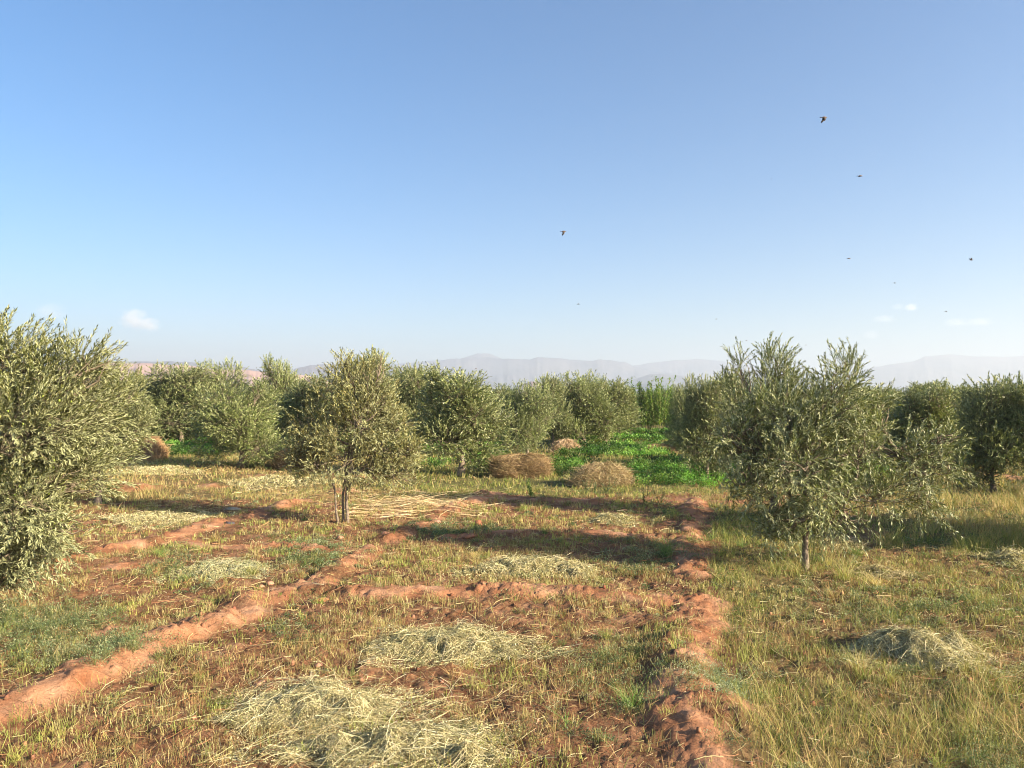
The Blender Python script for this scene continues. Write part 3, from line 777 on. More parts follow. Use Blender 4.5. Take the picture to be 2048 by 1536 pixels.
# ------------------------------------------------------------------ haystacks
def haystack(px, py, wpx, h, dr, seed, cols, label, n=7000, w=0.0045, square=2.4, litcols=None):
    r = np.random.default_rng(seed)
    x0, y0 = G(px, py); rx = wpx / FPX * y0 / 2
    y0 += dr * 0.6
    acc = Acc()
    nu, nv = 48, 18
    th = np.linspace(0, 2 * math.pi, nu, endpoint=False); v = np.linspace(0, 1, nv)
    def surf(T, Vv, out=0.0):
        # loaf: superellipse footprint, domed profile; v=0 base, v=1 top
        rad = (1 - Vv ** square) ** (1 / square) * (1.0 - 0.10 * (1 - Vv))
        nz = 0.74 + 0.5 * fbm(np.cos(T) * 2.3 + 5 + seed, np.sin(T) * 1.7 + Vv * 2.5, seed, 3)
        R_ = rad * nz + out
        c, s = np.cos(T), np.sin(T)
        se = (np.abs(c) ** 3 + np.abs(s) ** 3) ** (-1 / 3)
        return np.stack([c * se * R_ * rx, s * se * R_ * dr, (Vv * (0.9 + 0.2 * fbm(np.cos(T) + 3, np.sin(T) + seed, seed + 1, 2)) + out * 0.5) * h], -1)
    T, Vv = np.meshgrid(th, v)
    S = surf(T, Vv, -0.05).reshape(-1, 3)
    i = np.arange(nv - 1)[:, None] * nu + np.arange(nu)[None, :]; j = np.arange(nv - 1)[:, None] * nu + ((np.arange(nu) + 1) % nu)[None, :]
    F = np.stack([i, j, j + nu, i + nu], -1).reshape(-1, 4)
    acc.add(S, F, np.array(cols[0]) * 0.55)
    n = int(n * 1.8)
    T = r.random(n) * 2 * math.pi; Vv = 1 - r.random(n) ** 1.0 * 0.98
    dv = r.uniform(0.10, 0.40, n) * np.sign(r.normal(size=n)); dt = r.normal(size=n) * 0.35
    K = 5; t = np.linspace(-0.5, 0.5, K)
    VV = np.clip(Vv[:, None] + dv[:, None] * t[None, :] + 0.06 * np.sin(t[None, :] * 5 + T[:, None]), 0.0, 0.999)
    TT = T[:, None] + dt[:, None] * t[None, :] + (r.normal(size=n) * 0.3)[:, None] * t[None, :] ** 2
    O = (np.abs(r.normal(size=n)) * 0.05)[:, None] + (np.abs(r.normal(size=n)) * 0.13)[:, None] * (t[None, :] + 0.5) ** 3 * (r.random(n) < 0.35)[:, None]
    P = surf(TT, VV, O)
    P[..., 2] = np.maximum(P[..., 2], 0.005)
    ribbons(acc, P, np.full((n, K), w) * r.uniform(0.6, 1.3, (n, 1)), rand_dirs(n, r), palette(n, cols, r=r, var=0.3))
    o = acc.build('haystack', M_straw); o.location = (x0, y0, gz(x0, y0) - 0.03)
    return tag(o, label, 'haystack', 'small haystacks among the olive trees')
BR = [(0.26, 0.17, 0.08), (0.36, 0.25, 0.12), (0.46, 0.34, 0.17), (0.15, 0.09, 0.045)]
BL = [(0.34, 0.25, 0.12), (0.46, 0.36, 0.18), (0.22, 0.14, 0.07), (0.60, 0.49, 0.27)]
haystack(1040, 957, 116, 0.53, 0.45, 21, BR, 'squarish reddish brown haystack, the left of the two beside the alfalfa', square=3.6)
haystack(1208, 973, 134, 0.50, 0.5, 22, BL, 'domed brown haystack with straw sliding down its right side', n=8000, square=1.6)
haystack(282, 920, 74, 0.72, 0.5, 23, [(0.48, 0.30, 0.15), (0.56, 0.38, 0.2), (0.38, 0.23, 0.12)], 'orange brown haystack at the edge of the near left tree', w=0.008, n=4500, square=1.7)
haystack(1132, 906, 60, 0.46, 0.45, 24, [(0.56, 0.42, 0.26), (0.48, 0.33, 0.2)], 'small pale sunlit haystack at the foot of the olive row', w=0.008, n=3000, square=1.6)
haystack(1322, 906, 84, 0.30, 0.6, 25, BR, 'low dark brown haystack half hidden by the right olive trees', w=0.008, n=3000, square=1.5)
haystack(578, 938, 66, 0.50, 0.45, 26, BR, 'dark reddish haystack behind the left side of the three stemmed tree', w=0.007, n=3500)

# ------------------------------------------------------------------ olive trees
LEAF_COLS = [(0.118, 0.151, 0.045), (0.176, 0.206, 0.067), (0.27, 0.285, 0.112), (0.082, 0.109, 0.034), (0.447, 0.436, 0.223)]
def olive_mesh(prefix, lobes, stems, nshoots, leaf=0.052, lw=0.012, seed=0, spacing=0.021, shoot=(0.14, 0.40), up=0.55, parent=None, cols=LEAF_COLS,
               wind=(0.12, 0, 0), inner=0.25, twig=0.004, fork=None, folded=True, clumpf=2.6, droop=0.25, limb_r=0.022, cut=0.42, leafang=0.58):
    """lobes: (x,y,z,rx,ry,rz,weight) in the tree's own frame; stems: list of (points, radii)"""
    r = np.random.default_rng(seed)
    tr = Acc()
    for k, (P, rad) in enumerate(stems):
        tube(tr, P, rad, 9, (0.21, 0.165, 0.12), 0.25, seed + k)
    trunk = tr.build('trunk', M_bark, parent, True)
    lob = np.array([l[:6] for l in lobes], float); wt = np.array([l[6] if len(l) > 6 else l[3] * l[5] for l in lobes], float); wt /= wt.sum()
    # limbs: from the nearest fork to each lobe
    tops = [np.array(s[0][-1]) for s in stems]
    lb = Acc(); branches = []
    for k, L in enumerate(lob):
        c = L[:3] - np.array([0, 0, L[5] * 0.25])
        t0 = min(tops, key=lambda q: np.linalg.norm(q - c))
        P = path(t0, c, 9, 0.10, seed * 31 + k, 0.018)
        rad = np.linspace(limb_r, limb_r * 0.38, 9)
        if parent is not None and limb_r >= 0.02:
            a1 = Acc(); tube(a1, P, rad, 7, (0.19, 0.15, 0.11), 0.2, k); a1.build('limb', M_bark, parent, True)
        else: tube(lb, P, rad, 6, (0.19, 0.15, 0.11), 0.2, k)
        branches.append(P)
        nb = 10
        for q in range(nb):
            dq = rand_dirs(1, r)[0]; dq[2] = dq[2] * 0.7 + 0.25
            e = L[:3] + norm(dq) * L[3:6] * 0.85
            s0 = P[r.integers(4, 9)]
            Pb = path(s0, e, 6, 0.12, seed * 77 + k * 20 + q, 0.03)
            tube(lb, Pb, np.linspace(limb_r * 0.4, 0.0025, 6), 4, (0.18, 0.145, 0.10), 0.1, q)
            branches.append(Pb)
    BP = np.concatenate([b[len(b) // 2:] for b in branches])
    # shoots
    N0 = int(nshoots * 2.6)
    li = r.choice(len(lob), N0, p=wt)
    u = rand_dirs(N0, r)
    q = inner + (1 - inner) * r.random(N0) ** 0.45
    B = lob[li, :3] + u * lob[li, 3:6] * q[:, None]
    # clumping: keep shoots where a smooth noise is high
    nz = fbm(B[:, 0] * clumpf + B[:, 1] * 1.3 + seed, B[:, 2] * clumpf + B[:, 1] * 1.9, seed + 5, 2)
    B_ok = (nz + r.random(N0) * 0.22 > cut) & (B[:, 2] > 0.12)
    sel = np.where(B_ok)[0][:nshoots]
    B = B[sel]; u = u[sel]; n = len(B)
    tone = 0.6 + 0.8 * fbm(B[:, 0] * 1.9 + 3, B[:, 2] * 1.9 + B[:, 1], seed + 15, 2)
    D = norm(u * 0.8 + np.array([0, 0, up]) + rand_dirs(n, r) * 0.6 + np.array(wind))
    SL = r.uniform(shoot[0], shoot[1], n) * (0.8 + 0.4 * (u[:, 2] > 0.3))
    dr = droop * (0.3 + r.random(n)) * np.where(u[:, 2] < 0.0, 1.6, 0.35)
    B = B - D * (SL * 0.45)[:, None]
    def at(t):  # t (n,K)
        P = B[:, None, :] + D[:, None, :] * (SL[:, None] * t)[:, :, None]
        P[..., 2] -= (dr * SL)[:, None] * t ** 2
        return P
    # shoot stems + a thin twig to the closest branch point
    lf = Acc(); tw = Acc()
    K = 4; t = np.tile(np.linspace(0, 1, K), (n, 1))
    ribbons(tw, at(t), np.tile(np.linspace(twig, twig * 0.4, K), (n, 1)), rand_dirs(n, r), np.tile(np.array((0.22, 0.20, 0.12)), (n, 1)))
    idx = np.zeros(n, int)
    for a in range(0, n, 2000):
        idx[a:a + 2000] = np.argmin(((B[a:a + 2000, None, :] - BP[None]) ** 2).sum(-1), 1)
    E = BP[idx]; mid = (B + E) / 2 + rand_dirs(n, r) * 0.02
    ribbons(tw, np.stack([E, mid, B], 1), np.tile(np.array([twig * 1.6, twig * 1.2, twig]), (n, 1)), rand_dirs(n, r), np.tile(np.array((0.17, 0.14, 0.09)), (n, 1)))
    npairs = int(shoot[1] * 1.2 / spacing)
    lt = (np.arange(npairs)[None, :] + r.random((n, 1)) * 0.9) * spacing / SL[:, None] + 0.02
    ok = lt < 1.0
    lt = np.clip(lt, 0, 1)
    P = at(lt); T = np.repeat(D[:, None, :], npairs, 1).copy(); T[..., 2] -= 2 * dr[:, None] * lt; T = norm(T)
    ref = rand_dirs(n, r)[:, None, :]
    A = norm(np.cross(T, ref)); Bn = np.cross(T, A)
    par = (np.arange(npairs) % 2)[None, :, None]
    side = np.where(par == 0, A, Bn)
    for sgn in (1, -1):
        Dl = norm(T * 1.0 + side * sgn * leafang * (1.0 - 0.45 * lt[..., None]) + r.normal(size=P.shape) * 0.17)
        Nl = norm(T - Dl * (T * Dl).sum(-1, keepdims=True) + np.array([0, 0, 0.6]) + r.normal(size=P.shape) * 0.35)
        k = ok & (r.random(ok.shape) < 0.93)
        pb, pd, pn = P[k], Dl[k], Nl[k]; m = len(pb)
        LL = leaf * r.uniform(0.65, 1.2, m); 
        C = palette(m, cols, [3, 3, 2, 2, 0.7], r=r, var=0.22) * np.repeat(tone, npairs).reshape(n, npairs)[k][:, None]
        if folded: leaves(lf, pb, pd, pn, LL, LL * lw / leaf, C)
        else: leaves_flat(lf, pb, pd, pn, LL, LL * lw / leaf, C)
    crown = lf.build('crown', M_leaf, parent)
    tw.V += lb.V; tw.F += [f + tw.n for f in lb.F]; tw.C += lb.C; tw.n += lb.n
    twg = tw.build('twigs', M_bark, parent)
    return trunk, crown, twg, B + D * (SL * 0.5)[:, None]

class PxTree:
    """author a tree from its silhouette in the photograph, giving real sizes at its distance"""
    def __init__(s, bpx, bpy_):
        x, y = G(bpx, bpy_); z = gz(x, y); x, y = G(bpx, bpy_, z)
        s.x, s.y, s.z = x, y, gz(x, y)
    def p(s, px, py, dy=0.0):
        q = AT(px, py, s.y + dy); return (q[0] - s.x, dy, q[2] - s.z)
    def lobe(s, px, py, rx, rz, dy=0.0, ry=None, w=None):
        k = (s.y + dy) / FPX; q = s.p(px, py, dy)
        a = (q[0], dy, q[2], rx * k, (ry if ry else (rx * 0.8 + rz * 0.2)) * k, rz * k)
        return a + ((w,) if w else ())
def stem(pts, r0, r1, flare=1.5, n=12):
    pts = np.array(pts, float); t = np.linspace(0, 1, len(pts)); tt = np.linspace(0, 1, n)
    # smooth interpolation
    P = np.stack([np.interp(tt, t, pts[:, k]) for k in range(3)], 1)
    P[1:-1] = (P[:-2] + 2 * P[1:-1] + P[2:]) / 4
    rad = r0 + (r1 - r0) * tt; rad = rad * (1 + (flare - 1) * np.exp(-tt * 9))
    P[0, 2] -= 0.06
    return P, rad

# slim trunked tree on the right
T = PxTree(1612, 1143)
root = tag(empty('olive_tree', (T.x, T.y, T.z)), 'open crowned silvery olive tree with a slim single trunk, nearest on the right', 'olive tree', 'olive trees in the orchard')
st = [stem([(0, 0, 0), T.p(1610, 1100), T.p(1612, 1060), T.p(1604, 1030), T.p(1612, 960), T.p(1618, 880)], 0.031, 0.018, 1.3),
      stem([T.p(1612, 1062), T.p(1628, 1048), T.p(1655, 1030, -0.1), T.p(1690, 990, -0.15)], 0.018, 0.011, 1.0),
      stem([T.p(1606, 1035), T.p(1585, 1000, 0.1), T.p(1560, 940, 0.2), T.p(1530, 900, .25)], 0.018, 0.014, 1.0),
      stem([T.p(1614, 950), T.p(1700, 925, 0.1), T.p(1790, 905, 0.15)], 0.016, 0.008, 1.0)]
lo = [T.lobe(1575, 835, 75, 75), T.lobe(1660, 815, 70, 75, -.1), T.lobe(1500, 905, 65, 65, .1), T.lobe(1610, 920, 95, 90, -.25), T.lobe(1620, 900, 90, 90, .35),
      T.lobe(1715, 890, 80, 75), T.lobe(1800, 900, 75, 48, .1), T.lobe(1865, 905, 55, 38, .1), T.lobe(1550, 985, 75, 60), T.lobe(1650, 1000, 90, 55, -.15),
      T.lobe(1755, 985, 85, 52, -.1), T.lobe(1830, 985, 60, 42, 0), T.lobe(1560, 1035, 45, 35), T.lobe(1680, 760, 35, 65, .1), T.lobe(1745, 830, 45, 50, .1), T.lobe(1480, 860, 35, 40),
      T.lobe(1640, 1050, 60, 28), T.lobe(1462, 895, 42, 40, .1), T.lobe(1490, 960, 40, 40), T.lobe(1890, 880, 38, 30), T.lobe(1860, 1010, 45, 30), T.lobe(1540, 1060, 35, 25), T.lobe(1700, 1040, 50, 25), T.lobe(1500, 830, 45, 45, .2), T.lobe(1900, 930, 38, 26), T.lobe(1850, 940, 55, 40, -.1), T.lobe(1450, 870, 26, 26)]
olive_mesh('a', lo, st, 1850, leaf=0.054, lw=0.0115, seed=3, parent=root, up=0.4, droop=0.4, limb_r=0.02, wind=(0.15, 0, 0), cut=0.52, clumpf=3.2, shoot=(0.14, 0.46))

# taller tree right behind it
T = PxTree(1545, 1035)
root = tag(empty('olive_tree', (T.x, T.y, T.z)), 'taller olive tree with upright top shoots directly behind the slim trunked tree', 'olive tree', 'olive trees in the orchard')
lo = [T.lobe(1480, 800, 45, 70), T.lobe(1480, 730, 20, 42), T.lobe(1550, 745, 45, 60), T.lobe(1560, 800, 70, 70), T.lobe(1560, 880, 80, 90), T.lobe(1620, 840, 60, 70), T.lobe(1700, 760, 28, 60, 0, None, 0.08), T.lobe(1690, 850, 50, 70), T.lobe(1500, 900, 60, 70)]
olive_mesh('b', lo, [stem([(0, 0, 0), (0.05, 0, 0.5), (0.0, 0, 1.0)], 0.05, 0.03)], 1900, leaf=0.055, seed=5, parent=root, up=0.8, droop=0.1, limb_r=0.022, cut=0.42)

# three stemmed tree in the middle
T = PxTree(688, 1047)
root = tag(empty('olive_tree', (T.x, T.y, T.z)), 'rounded yellowish olive tree on three thin grey stems, left of centre', 'olive tree', 'olive trees in the orchard')
st = [stem([T.p(677, 1046), T.p(671, 1020), T.p(671, 985), T.p(664, 960), T.p(640, 920)], 0.017, 0.012, 1.3),
      stem([T.p(688, 1047, 0.06), T.p(685, 1000, 0.05), T.p(690, 960, .05), T.p(700, 890, .1)], 0.021, 0.014, 1.2),
      stem([T.p(696, 1048), T.p(692, 1000), T.p(695, 960), T.p(702, 920), T.p(712, 850)], 0.024, 0.015, 1.2),
      stem([T.p(697, 975, -.02), T.p(720, 945), T.p(750, 905)], 0.017, 0.011, 1.0)]
lo = [T.lobe(705, 765, 55, 45), T.lobe(665, 790, 40, 45), T.lobe(745, 765, 32, 50), T.lobe(655, 850, 62, 62), T.lobe(735, 840, 68, 68, -.15), T.lobe(730, 850, 60, 65, .3),
      T.lobe(625, 900, 46, 52), T.lobe(690, 915, 75, 62, -.15), T.lobe(770, 900, 60, 48), T.lobe(635, 935, 42, 32), T.lobe(745, 942, 50, 34), T.lobe(600, 890, 28, 24), T.lobe(812, 905, 32, 30), T.lobe(800, 850, 30, 32), T.lobe(700, 940, 36, 20), T.lobe(592, 925, 28, 30), T.lobe(800, 950, 40, 32), T.lobe(828, 895, 20, 18), T.lobe(690, 725, 18, 20), T.lobe(762, 722, 14, 20), T.lobe(600, 850, 24, 28), T.lobe(770, 800, 32, 40)]
YC = [(0.181, 0.175, 0.054), (0.249, 0.233, 0.076), (0.374, 0.339, 0.129), (0.114, 0.111, 0.038), (0.59, 0.513, 0.238)]
olive_mesh('c', lo, st, 2200, leaf=0.050, seed=8, parent=root, cols=YC, up=0.5, droop=0.15, limb_r=0.02, cut=0.48, clumpf=3.6, shoot=(0.12, 0.34))

# near left tree, trunk outside the frame
T = PxTree(-80, 1262)
root = tag(empty('olive_tree', (T.x, T.y, T.z)), 'big leafy near olive tree filling the left edge, bearing green olives', 'olive tree', 'olive trees in the orchard')
st = [stem([(0, 0, 0), (0.03, 0.02, 0.45), (-0.02, 0.05, 0.9), (0.05, 0, 1.5)], 0.10, 0.05), stem([(0.0, 0, 0.55), (0.3, -0.05, 0.9), (0.6, 0, 1.1)], 0.045, 0.02, 1.0)]
lo = [T.lobe(20, 740, 95, 85, .1), T.lobe(120, 765, 85, 75), T.lobe(165, 830, 72, 80, .1), T.lobe(60, 850, 110, 90, -.3), T.lobe(150, 950, 80, 75, 0), T.lobe(60, 990, 110, 90, -.3),
      T.lobe(110, 1060, 80, 60, -.1), T.lobe(20, 1105, 85, 58, -.2), T.lobe(0, 1155, 60, 32, -.1), T.lobe(-110, 720, 100, 90), T.lobe(-150, 880, 130, 110), T.lobe(-130, 1050, 110, 90), T.lobe(0, 900, 120, 110, .5), T.lobe(0, 1050, 110, 100, .4), T.lobe(180, 730, 50, 32, 0)]
NC = [(0.128, 0.145, 0.037), (0.179, 0.19, 0.057), (0.264, 0.271, 0.098), (0.076, 0.094, 0.024), (0.426, 0.416, 0.186)]
_, crown, _, SP = olive_mesh('d', lo, st, 4500, leaf=0.046, lw=0.0095, seed=12, twig=0.005, parent=root, cols=NC, wind=(0.45, -0.05, 0.05), up=0.45, droop=0.2, limb_r=0.03, cut=0.48, clumpf=2.9, shoot=(0.16, 0.44))
# green olives hanging in it (sub-parts of the crown)
r_ = np.random.default_rng(4)
cand = SP[(SP[:, 1] < 0.1) & (SP[:, 0] > -0.2)]
cand = cand[r_.choice(len(cand), min(64, len(cand)), replace=False)]
oa = Acc(); tt = np.linspace(0, 1, 7); tube(oa, np.stack([0 * tt, 0 * tt, (tt - 0.5) * 0.024], 1), np.sin(np.clip(tt, 0.04, 0.96) * math.pi) * 0.0085, 8, (0.33, 0.42, 0.06))
ol = oa.build('olive', M_fruit, crown, True); ol.location = cand[0] + np.array([0, -0.03, -0.02])
for c_ in cand[1:]:
    o2 = ol.copy(); COL.objects.link(o2); o2.parent = crown; o2.location = c_ + r_.normal(size=3) * 0.02 + np.array([0, -0.03, -0.02]); o2.rotation_euler = (r_.uniform(-.5, .5), r_.uniform(-.5, .5), 0)

# second left tree
T = PxTree(195, 1010)
root = tag(empty('olive_tree', (T.x, T.y, T.z)), 'second olive tree from the left, its crown showing right behind the big near one', 'olive tree', 'olive trees in the orchard')
lo = [T.lobe(200, 780, 70, 55), T.lobe(250, 790, 42, 55), T.lobe(240, 860, 62, 55), T.lobe(160, 870, 80, 80), T.lobe(225, 905, 55, 40), T.lobe(275, 850, 35, 40), T.lobe(120, 800, 60, 60)]
olive_mesh('e', lo, [stem([(0, 0, 0), (0.05, 0, 0.5), (0.0, 0, 1.0)], 0.06, 0.035)], 1700, leaf=0.055, seed=15, parent=root, cols=NC, wind=(.2, 0, 0), up=0.7, limb_r=0.022, cut=0.38)

# orchard rows behind: four grown trees, copied and turned
GREEN = [(0.124, 0.166, 0.039), (0.175, 0.212, 0.059), (0.258, 0.287, 0.098), (0.083, 0.107, 0.03), (0.413, 0.426, 0.187)]
PROTO = []
def proto(seed, H, Wd, skirt, shape, cols):
    r = np.random.default_rng(seed)
    root = empty('olive_tree', (0, 0, 0))
    lo = []
    for k in range(13):
        a = k / 13 * 2 * math.pi * 2.4 + r.random(); z = skirt + (H - skirt) * (0.12 + 0.72 * ((k * 0.618) % 1))
        q = math.sqrt(max(0.08, 1 - ((z - skirt) / (H - skirt) * 1.7 - 0.62) ** 2)) if shape == 0 else (0.85 if z < H * 0.6 else 0.5) if shape == 1 else r.uniform(0.45, 1.25)
        rr = Wd / 2 * 0.52 * q
        lo.append((math.cos(a) * rr, math.sin(a) * rr, z, Wd * 0.24 * (0.8 + 0.4 * r.random()), Wd * 0.24, (H - skirt) * 0.21 * (0.8 + 0.4 * r.random())))
    lo.append((0, 0, skirt + (H - skirt) * 0.5, Wd * 0.33, Wd * 0.33, (H - skirt) * 0.34))
    for k in range(5):
        a = r.random() * 6.28; q = r.uniform(0.12, 0.3); lo.append((math.cos(a) * Wd * q, math.sin(a) * Wd * q, H * r.uniform(0.8, 0.92), Wd * 0.08, Wd * 0.08, H * 0.13, 0.05))
    olive_mesh('p', lo, [stem([(0, 0, 0), (0.04, 0, 0.35), (0.02, 0.03, 0.9)], 0.065, 0.04), stem([(0.02, 0, 0.2), (0.2, 0.1, 0.7)], 0.04, 0.025, 1.0)], 2600, leaf=0.072, lw=0.019, seed=seed, parent=root, cols=cols,
               up=0.5, droop=0.2, limb_r=0.018, cut=0.40, spacing=0.028, folded=False, inner=0.45, wind=(0.05, 0, 0))
    return root, H, Wd
PROTO.append(proto(101, 2.5, 2.3, 0.12, 0, GREEN))
PROTO.append(proto(102, 2.6, 2.0, 0.38, 0, LEAF_COLS))
PROTO.append(proto(103, 2.4, 2.5, 0.08, 1, GREEN))
PROTO.append(proto(104, 2.7, 2.1, 0.15, 1, LEAF_COLS))
PROTO.append(proto(105, 2.5, 2.7, 0.10, 2, GREEN))
PROTO.append(proto(106, 2.6, 2.2, 0.25, 2, LEAF_COLS))
used = set()
ROW = 'olive trees in the orchard'
def place(px, d, wpx, top, v, label, rz=0.0, group=ROW):
    src, H, Wd = PROTO[v]
    if v not in used: t = src; used.add(v)
    else: t = copy_tree(src)
    x = (px - 1024) / FPX * d; z = gz(x, d)
    zt = AT(px, top, d)[2]
    sw = (1.18 if d < 22 else 1.36) * wpx / FPX * d / Wd
    t.location = (x, d, z - 0.02); t.rotation_euler = (0, 0, rz); t.scale = (sw, sw, (zt - z) / (H * 1.03))
    return tag(t, label, 'olive tree', group)
place(482, 20.9, 175, 757, 0, 'broad bushy olive tree left of the three stemmed one, skirts nearly on the ground')
place(922, 18.7, 185, 735, 1, 'olive tree with a visible dark trunk standing left of the brown haystack', 1.0)
place(1055, 24.5, 100, 762, 4, 'low dense olive tree right behind the squarish brown haystack', 2.0)
place(1412, 17.6, 118, 748, 3, 'dark shaded olive tree at the right edge of the alfalfa plot', 0.6)
place(1985, 15.7, 150, 752, 3, 'dark olive tree near the right edge above the golden grass', 2.2)
place(2085, 15.2, 150, 740, 4, 'olive tree cut by the right edge behind the golden grass', 4.2)
place(1850, 17.5, 170, 768, 5, 'wide olive tree between the slim trunked tree and the dark one at the right edge', 3.0)
place(362, 31, 130, 726, 3, 'tall olive tree rising under the brown hill, left one of a close pair', 1.5)
place(430, 32, 110, 722, 4, 'tall olive tree rising under the brown hill, right one of a close pair', 2.5)
place(296, 32, 100, 748, 1, 'olive tree peeping out right of the second tree from the left', 0.4)
place(560, 31, 90, 716, 2, 'tallest olive tree between the broad bushy one and the three stemmed one', 5.0)
place(615, 27, 120, 752, 5, 'olive tree seen just left of the three stemmed one\'s crown', 4.0)
place(735, 24.5, 120, 700, 3, 'tall darker green olive tree whose top shows above the three stemmed one', 3.3)
place(838, 27, 110, 733, 5, 'olive tree between the three stemmed one and the one with the dark trunk', 1.2)
place(795, 32, 90, 742, 1, 'olive tree showing behind the right shoulder of the three stemmed one', 2.7)
place(985, 31, 90, 768, 0, 'low olive tree in the gap under the flat topped mountain', 5.5)
place(1105, 30, 70, 748, 3, 'upright olive tree between the low dense one and the long grey green row', 0.1)
place(1168, 31, 115, 745, 4, 'wide grey green olive tree above the pale sunlit haystack', 3.7)
place(1210, 32, 100, 760, 1, 'olive tree third from the reeds in the row leading to them', 4.6)
place(1235, 37, 80, 775, 2, 'olive tree next to the left side of the reeds', 0.9)
place(1455, 21, 110, 742, 5, 'olive tree left behind the slim trunked tree', 3.9)
place(1372, 27, 70, 768, 0, 'olive tree just right of the reeds', 2.9)
place(1760, 22, 110, 778, 3, 'low olive tree seen through the right side of the slim trunked tree', 1.9)
place(1690, 19, 120, 790, 2, 'olive tree hidden behind the middle of the slim trunked tree', 1.1)
place(1915, 24, 100, 780, 0, 'olive tree in the gap left of the dark one near the right edge', 1.4)
place(1630, 25, 120, 785, 3, 'olive tree mostly hidden behind the slim trunked tree\'s crown', 5.2)
place(235, 30, 140, 765, 2, 'olive tree hidden behind the second tree from the left', 5.8)
place(80, 16, 200, 750, 3, 'olive tree hidden behind the big near left one', 2.1)
place(2000, 27, 120, 772, 3, 'olive tree behind the dark one near the right edge', 0.2)
far = 'far olive trees along the horizon'
r_ = np.random.default_rng(9)
kk = 0
for d0 in (40, 52, 68, 90, 120):
    for px in np.arange(-20, 2080, 1.5 / d0 * FPX * 1.9):
        p = px + r_.uniform(-25, 25); d = d0 * r_.uniform(0.9, 1.15)
        if 1240 < p < 1350 and d < 60: continue
        h = r_.uniform(2.3, 2.9); top = 795 - (h - 1.9) * FPX / d
        place(p, d, 2.6 * FPX / d, top, int(r_.integers(0, 6)), 'small olive tree far off in the hazy rows along the horizon', r_.uniform(0, 6.2), far)
# one tree outside the frame on the right, whose shadow falls on the grass
place(2380, 9.4, 420, 700, 1, 'olive tree standing outside the right edge that shades the grass', 0.3)

# ------------------------------------------------------------------ giant reeds
def reeds(px, d, wm, h, n, seed, label):
    r = np.random.default_rng(seed); x0 = (px - 1024) / FPX * d
    root = tag(empty('reed_clump', (x0, d, gz(x0, d))), label, 'reeds', 'clumps of giant reed')
    cn = Acc(); lf = Acc()
    for k in range(n):
        bx = r.normal() * wm * 0.22; by = r.normal() * 0.4; H = h * r.uniform(0.5, 1.0)
        lean = bx / wm * 0.6 + r.normal() * 0.08; t = np.linspace(0, 1, 8)
        P = np.stack([bx + (lean + r.normal() * 0.12) * H * (t * 0.5 + 0.5 * t ** 2) * 0.8, by + r.normal() * 0.15 * t * H * 0.5, H * t], 1)
        tube(cn, P, np.linspace(0.013, 0.004, 8), 4, (0.28, 0.26, 0.10))
        m = 46; tt = np.linspace(0.12, 1.0, m) ** 0.9 + r.random(m) * 0.02; tt = np.clip(tt, 0, 1)
        B = np.stack([np.interp(tt, t, P[:, q]) for q in range(3)], 1)
        a = r.random(m) * 6.28
        D = norm(np.stack([np.cos(a), np.sin(a), np.full(m, 1.3)], 1)); L = 0.62 * r.uniform(0.7, 1.2, m) * (1.1 - 0.4 * tt)
        s = np.linspace(0, 1, 4)
        Q = B[:, None, :] + D[:, None, :] * (L[:, None] * s[None, :])[:, :, None]; Q[..., 2] -= (L[:, None] * 0.75) * s[None, :] ** 2
        ribbons(lf, Q, 0.065 * np.tile(np.array([0.7, 1.0, 0.7, 0.1]), (m, 1)), norm(np.stack([-np.sin(a), np.cos(a), 0 * a], 1)), palette(m, [(0.13, 0.22, 0.05), (0.18, 0.28, 0.065), (0.26, 0.33, 0.10)], r=r))
    cn.build('canes', M_straw, root); lf.build('leaves', M_green, root)
reeds(1300, 43, 2.7, 3.1, 64, 1, 'tall bright green reed clump at the end of the alfalfa, tallest of the reeds')
reeds(1350, 44, 1.8, 2.5, 34, 2, 'shorter reed clump at the right of the tall bright reeds')
reeds(1258, 45, 1.6, 2.5, 30, 3, 'narrow reed clump at the left of the tall bright reeds')
reeds(1150, 40, 1.0, 3.05, 14, 4, 'reed tips rising behind the wide grey green olive tree')

# ------------------------------------------------------------------ single plants
def grass_tuft(px, py, n, h, cols, label, seed, w=0.004, cat='grass tuft'):
    x, y = G(px, py); z = gz(x, y); acc = Acc(); r = np.random.default_rng(seed)
    blades(acc, r.normal(size=n) * 0.03, r.normal(size=n) * 0.03, np.zeros(n), h * r.uniform(0.5, 1.1, n), np.full(n, w), palette(n, cols, r=r), lean=0.55, curve=0.8, K=5, taper=0.1, r=r)
    o = acc.build('grass_tuft', M_green); o.location = (x, y, z); tag(o, label, cat)
grass_tuft(1265, 1420, 60, 0.20, [(0.16, 0.27, 0.06), (0.22, 0.33, 0.09)], 'bright green spiky grass tuft left of the near end of the right bank', 1, 0.0055)
grass_tuft(1138, 1462, 14, 0.13, [(0.22, 0.34, 0.09)], 'small green grass sprout near the bottom edge', 2, 0.006)
grass_tuft(500, 1150, 90, 0.16, [(0.28, 0.32, 0.09), (0.40, 0.38, 0.14)], 'yellow green tuft growing just behind the left bank', 3, 0.006)
grass_tuft(1690, 1165, 70, 0.30, [(0.36, 0.38, 0.12), (0.5, 0.44, 0.2)], 'pale golden tuft of grass right of the slim trunk', 4, 0.006)
grass_tuft(1757, 1180, 60, 0.24, [(0.55, 0.45, 0.2), (0.5, 0.4, 0.18)], 'straw coloured tuft between the slim trunk and the greyish hay heap', 5, 0.006)
grass_tuft(1335, 1115, 90, 0.32, [(0.16, 0.24, 0.06), (0.22, 0.28, 0.09)], 'dark green tall tuft left of the right bank', 6, 0.006)
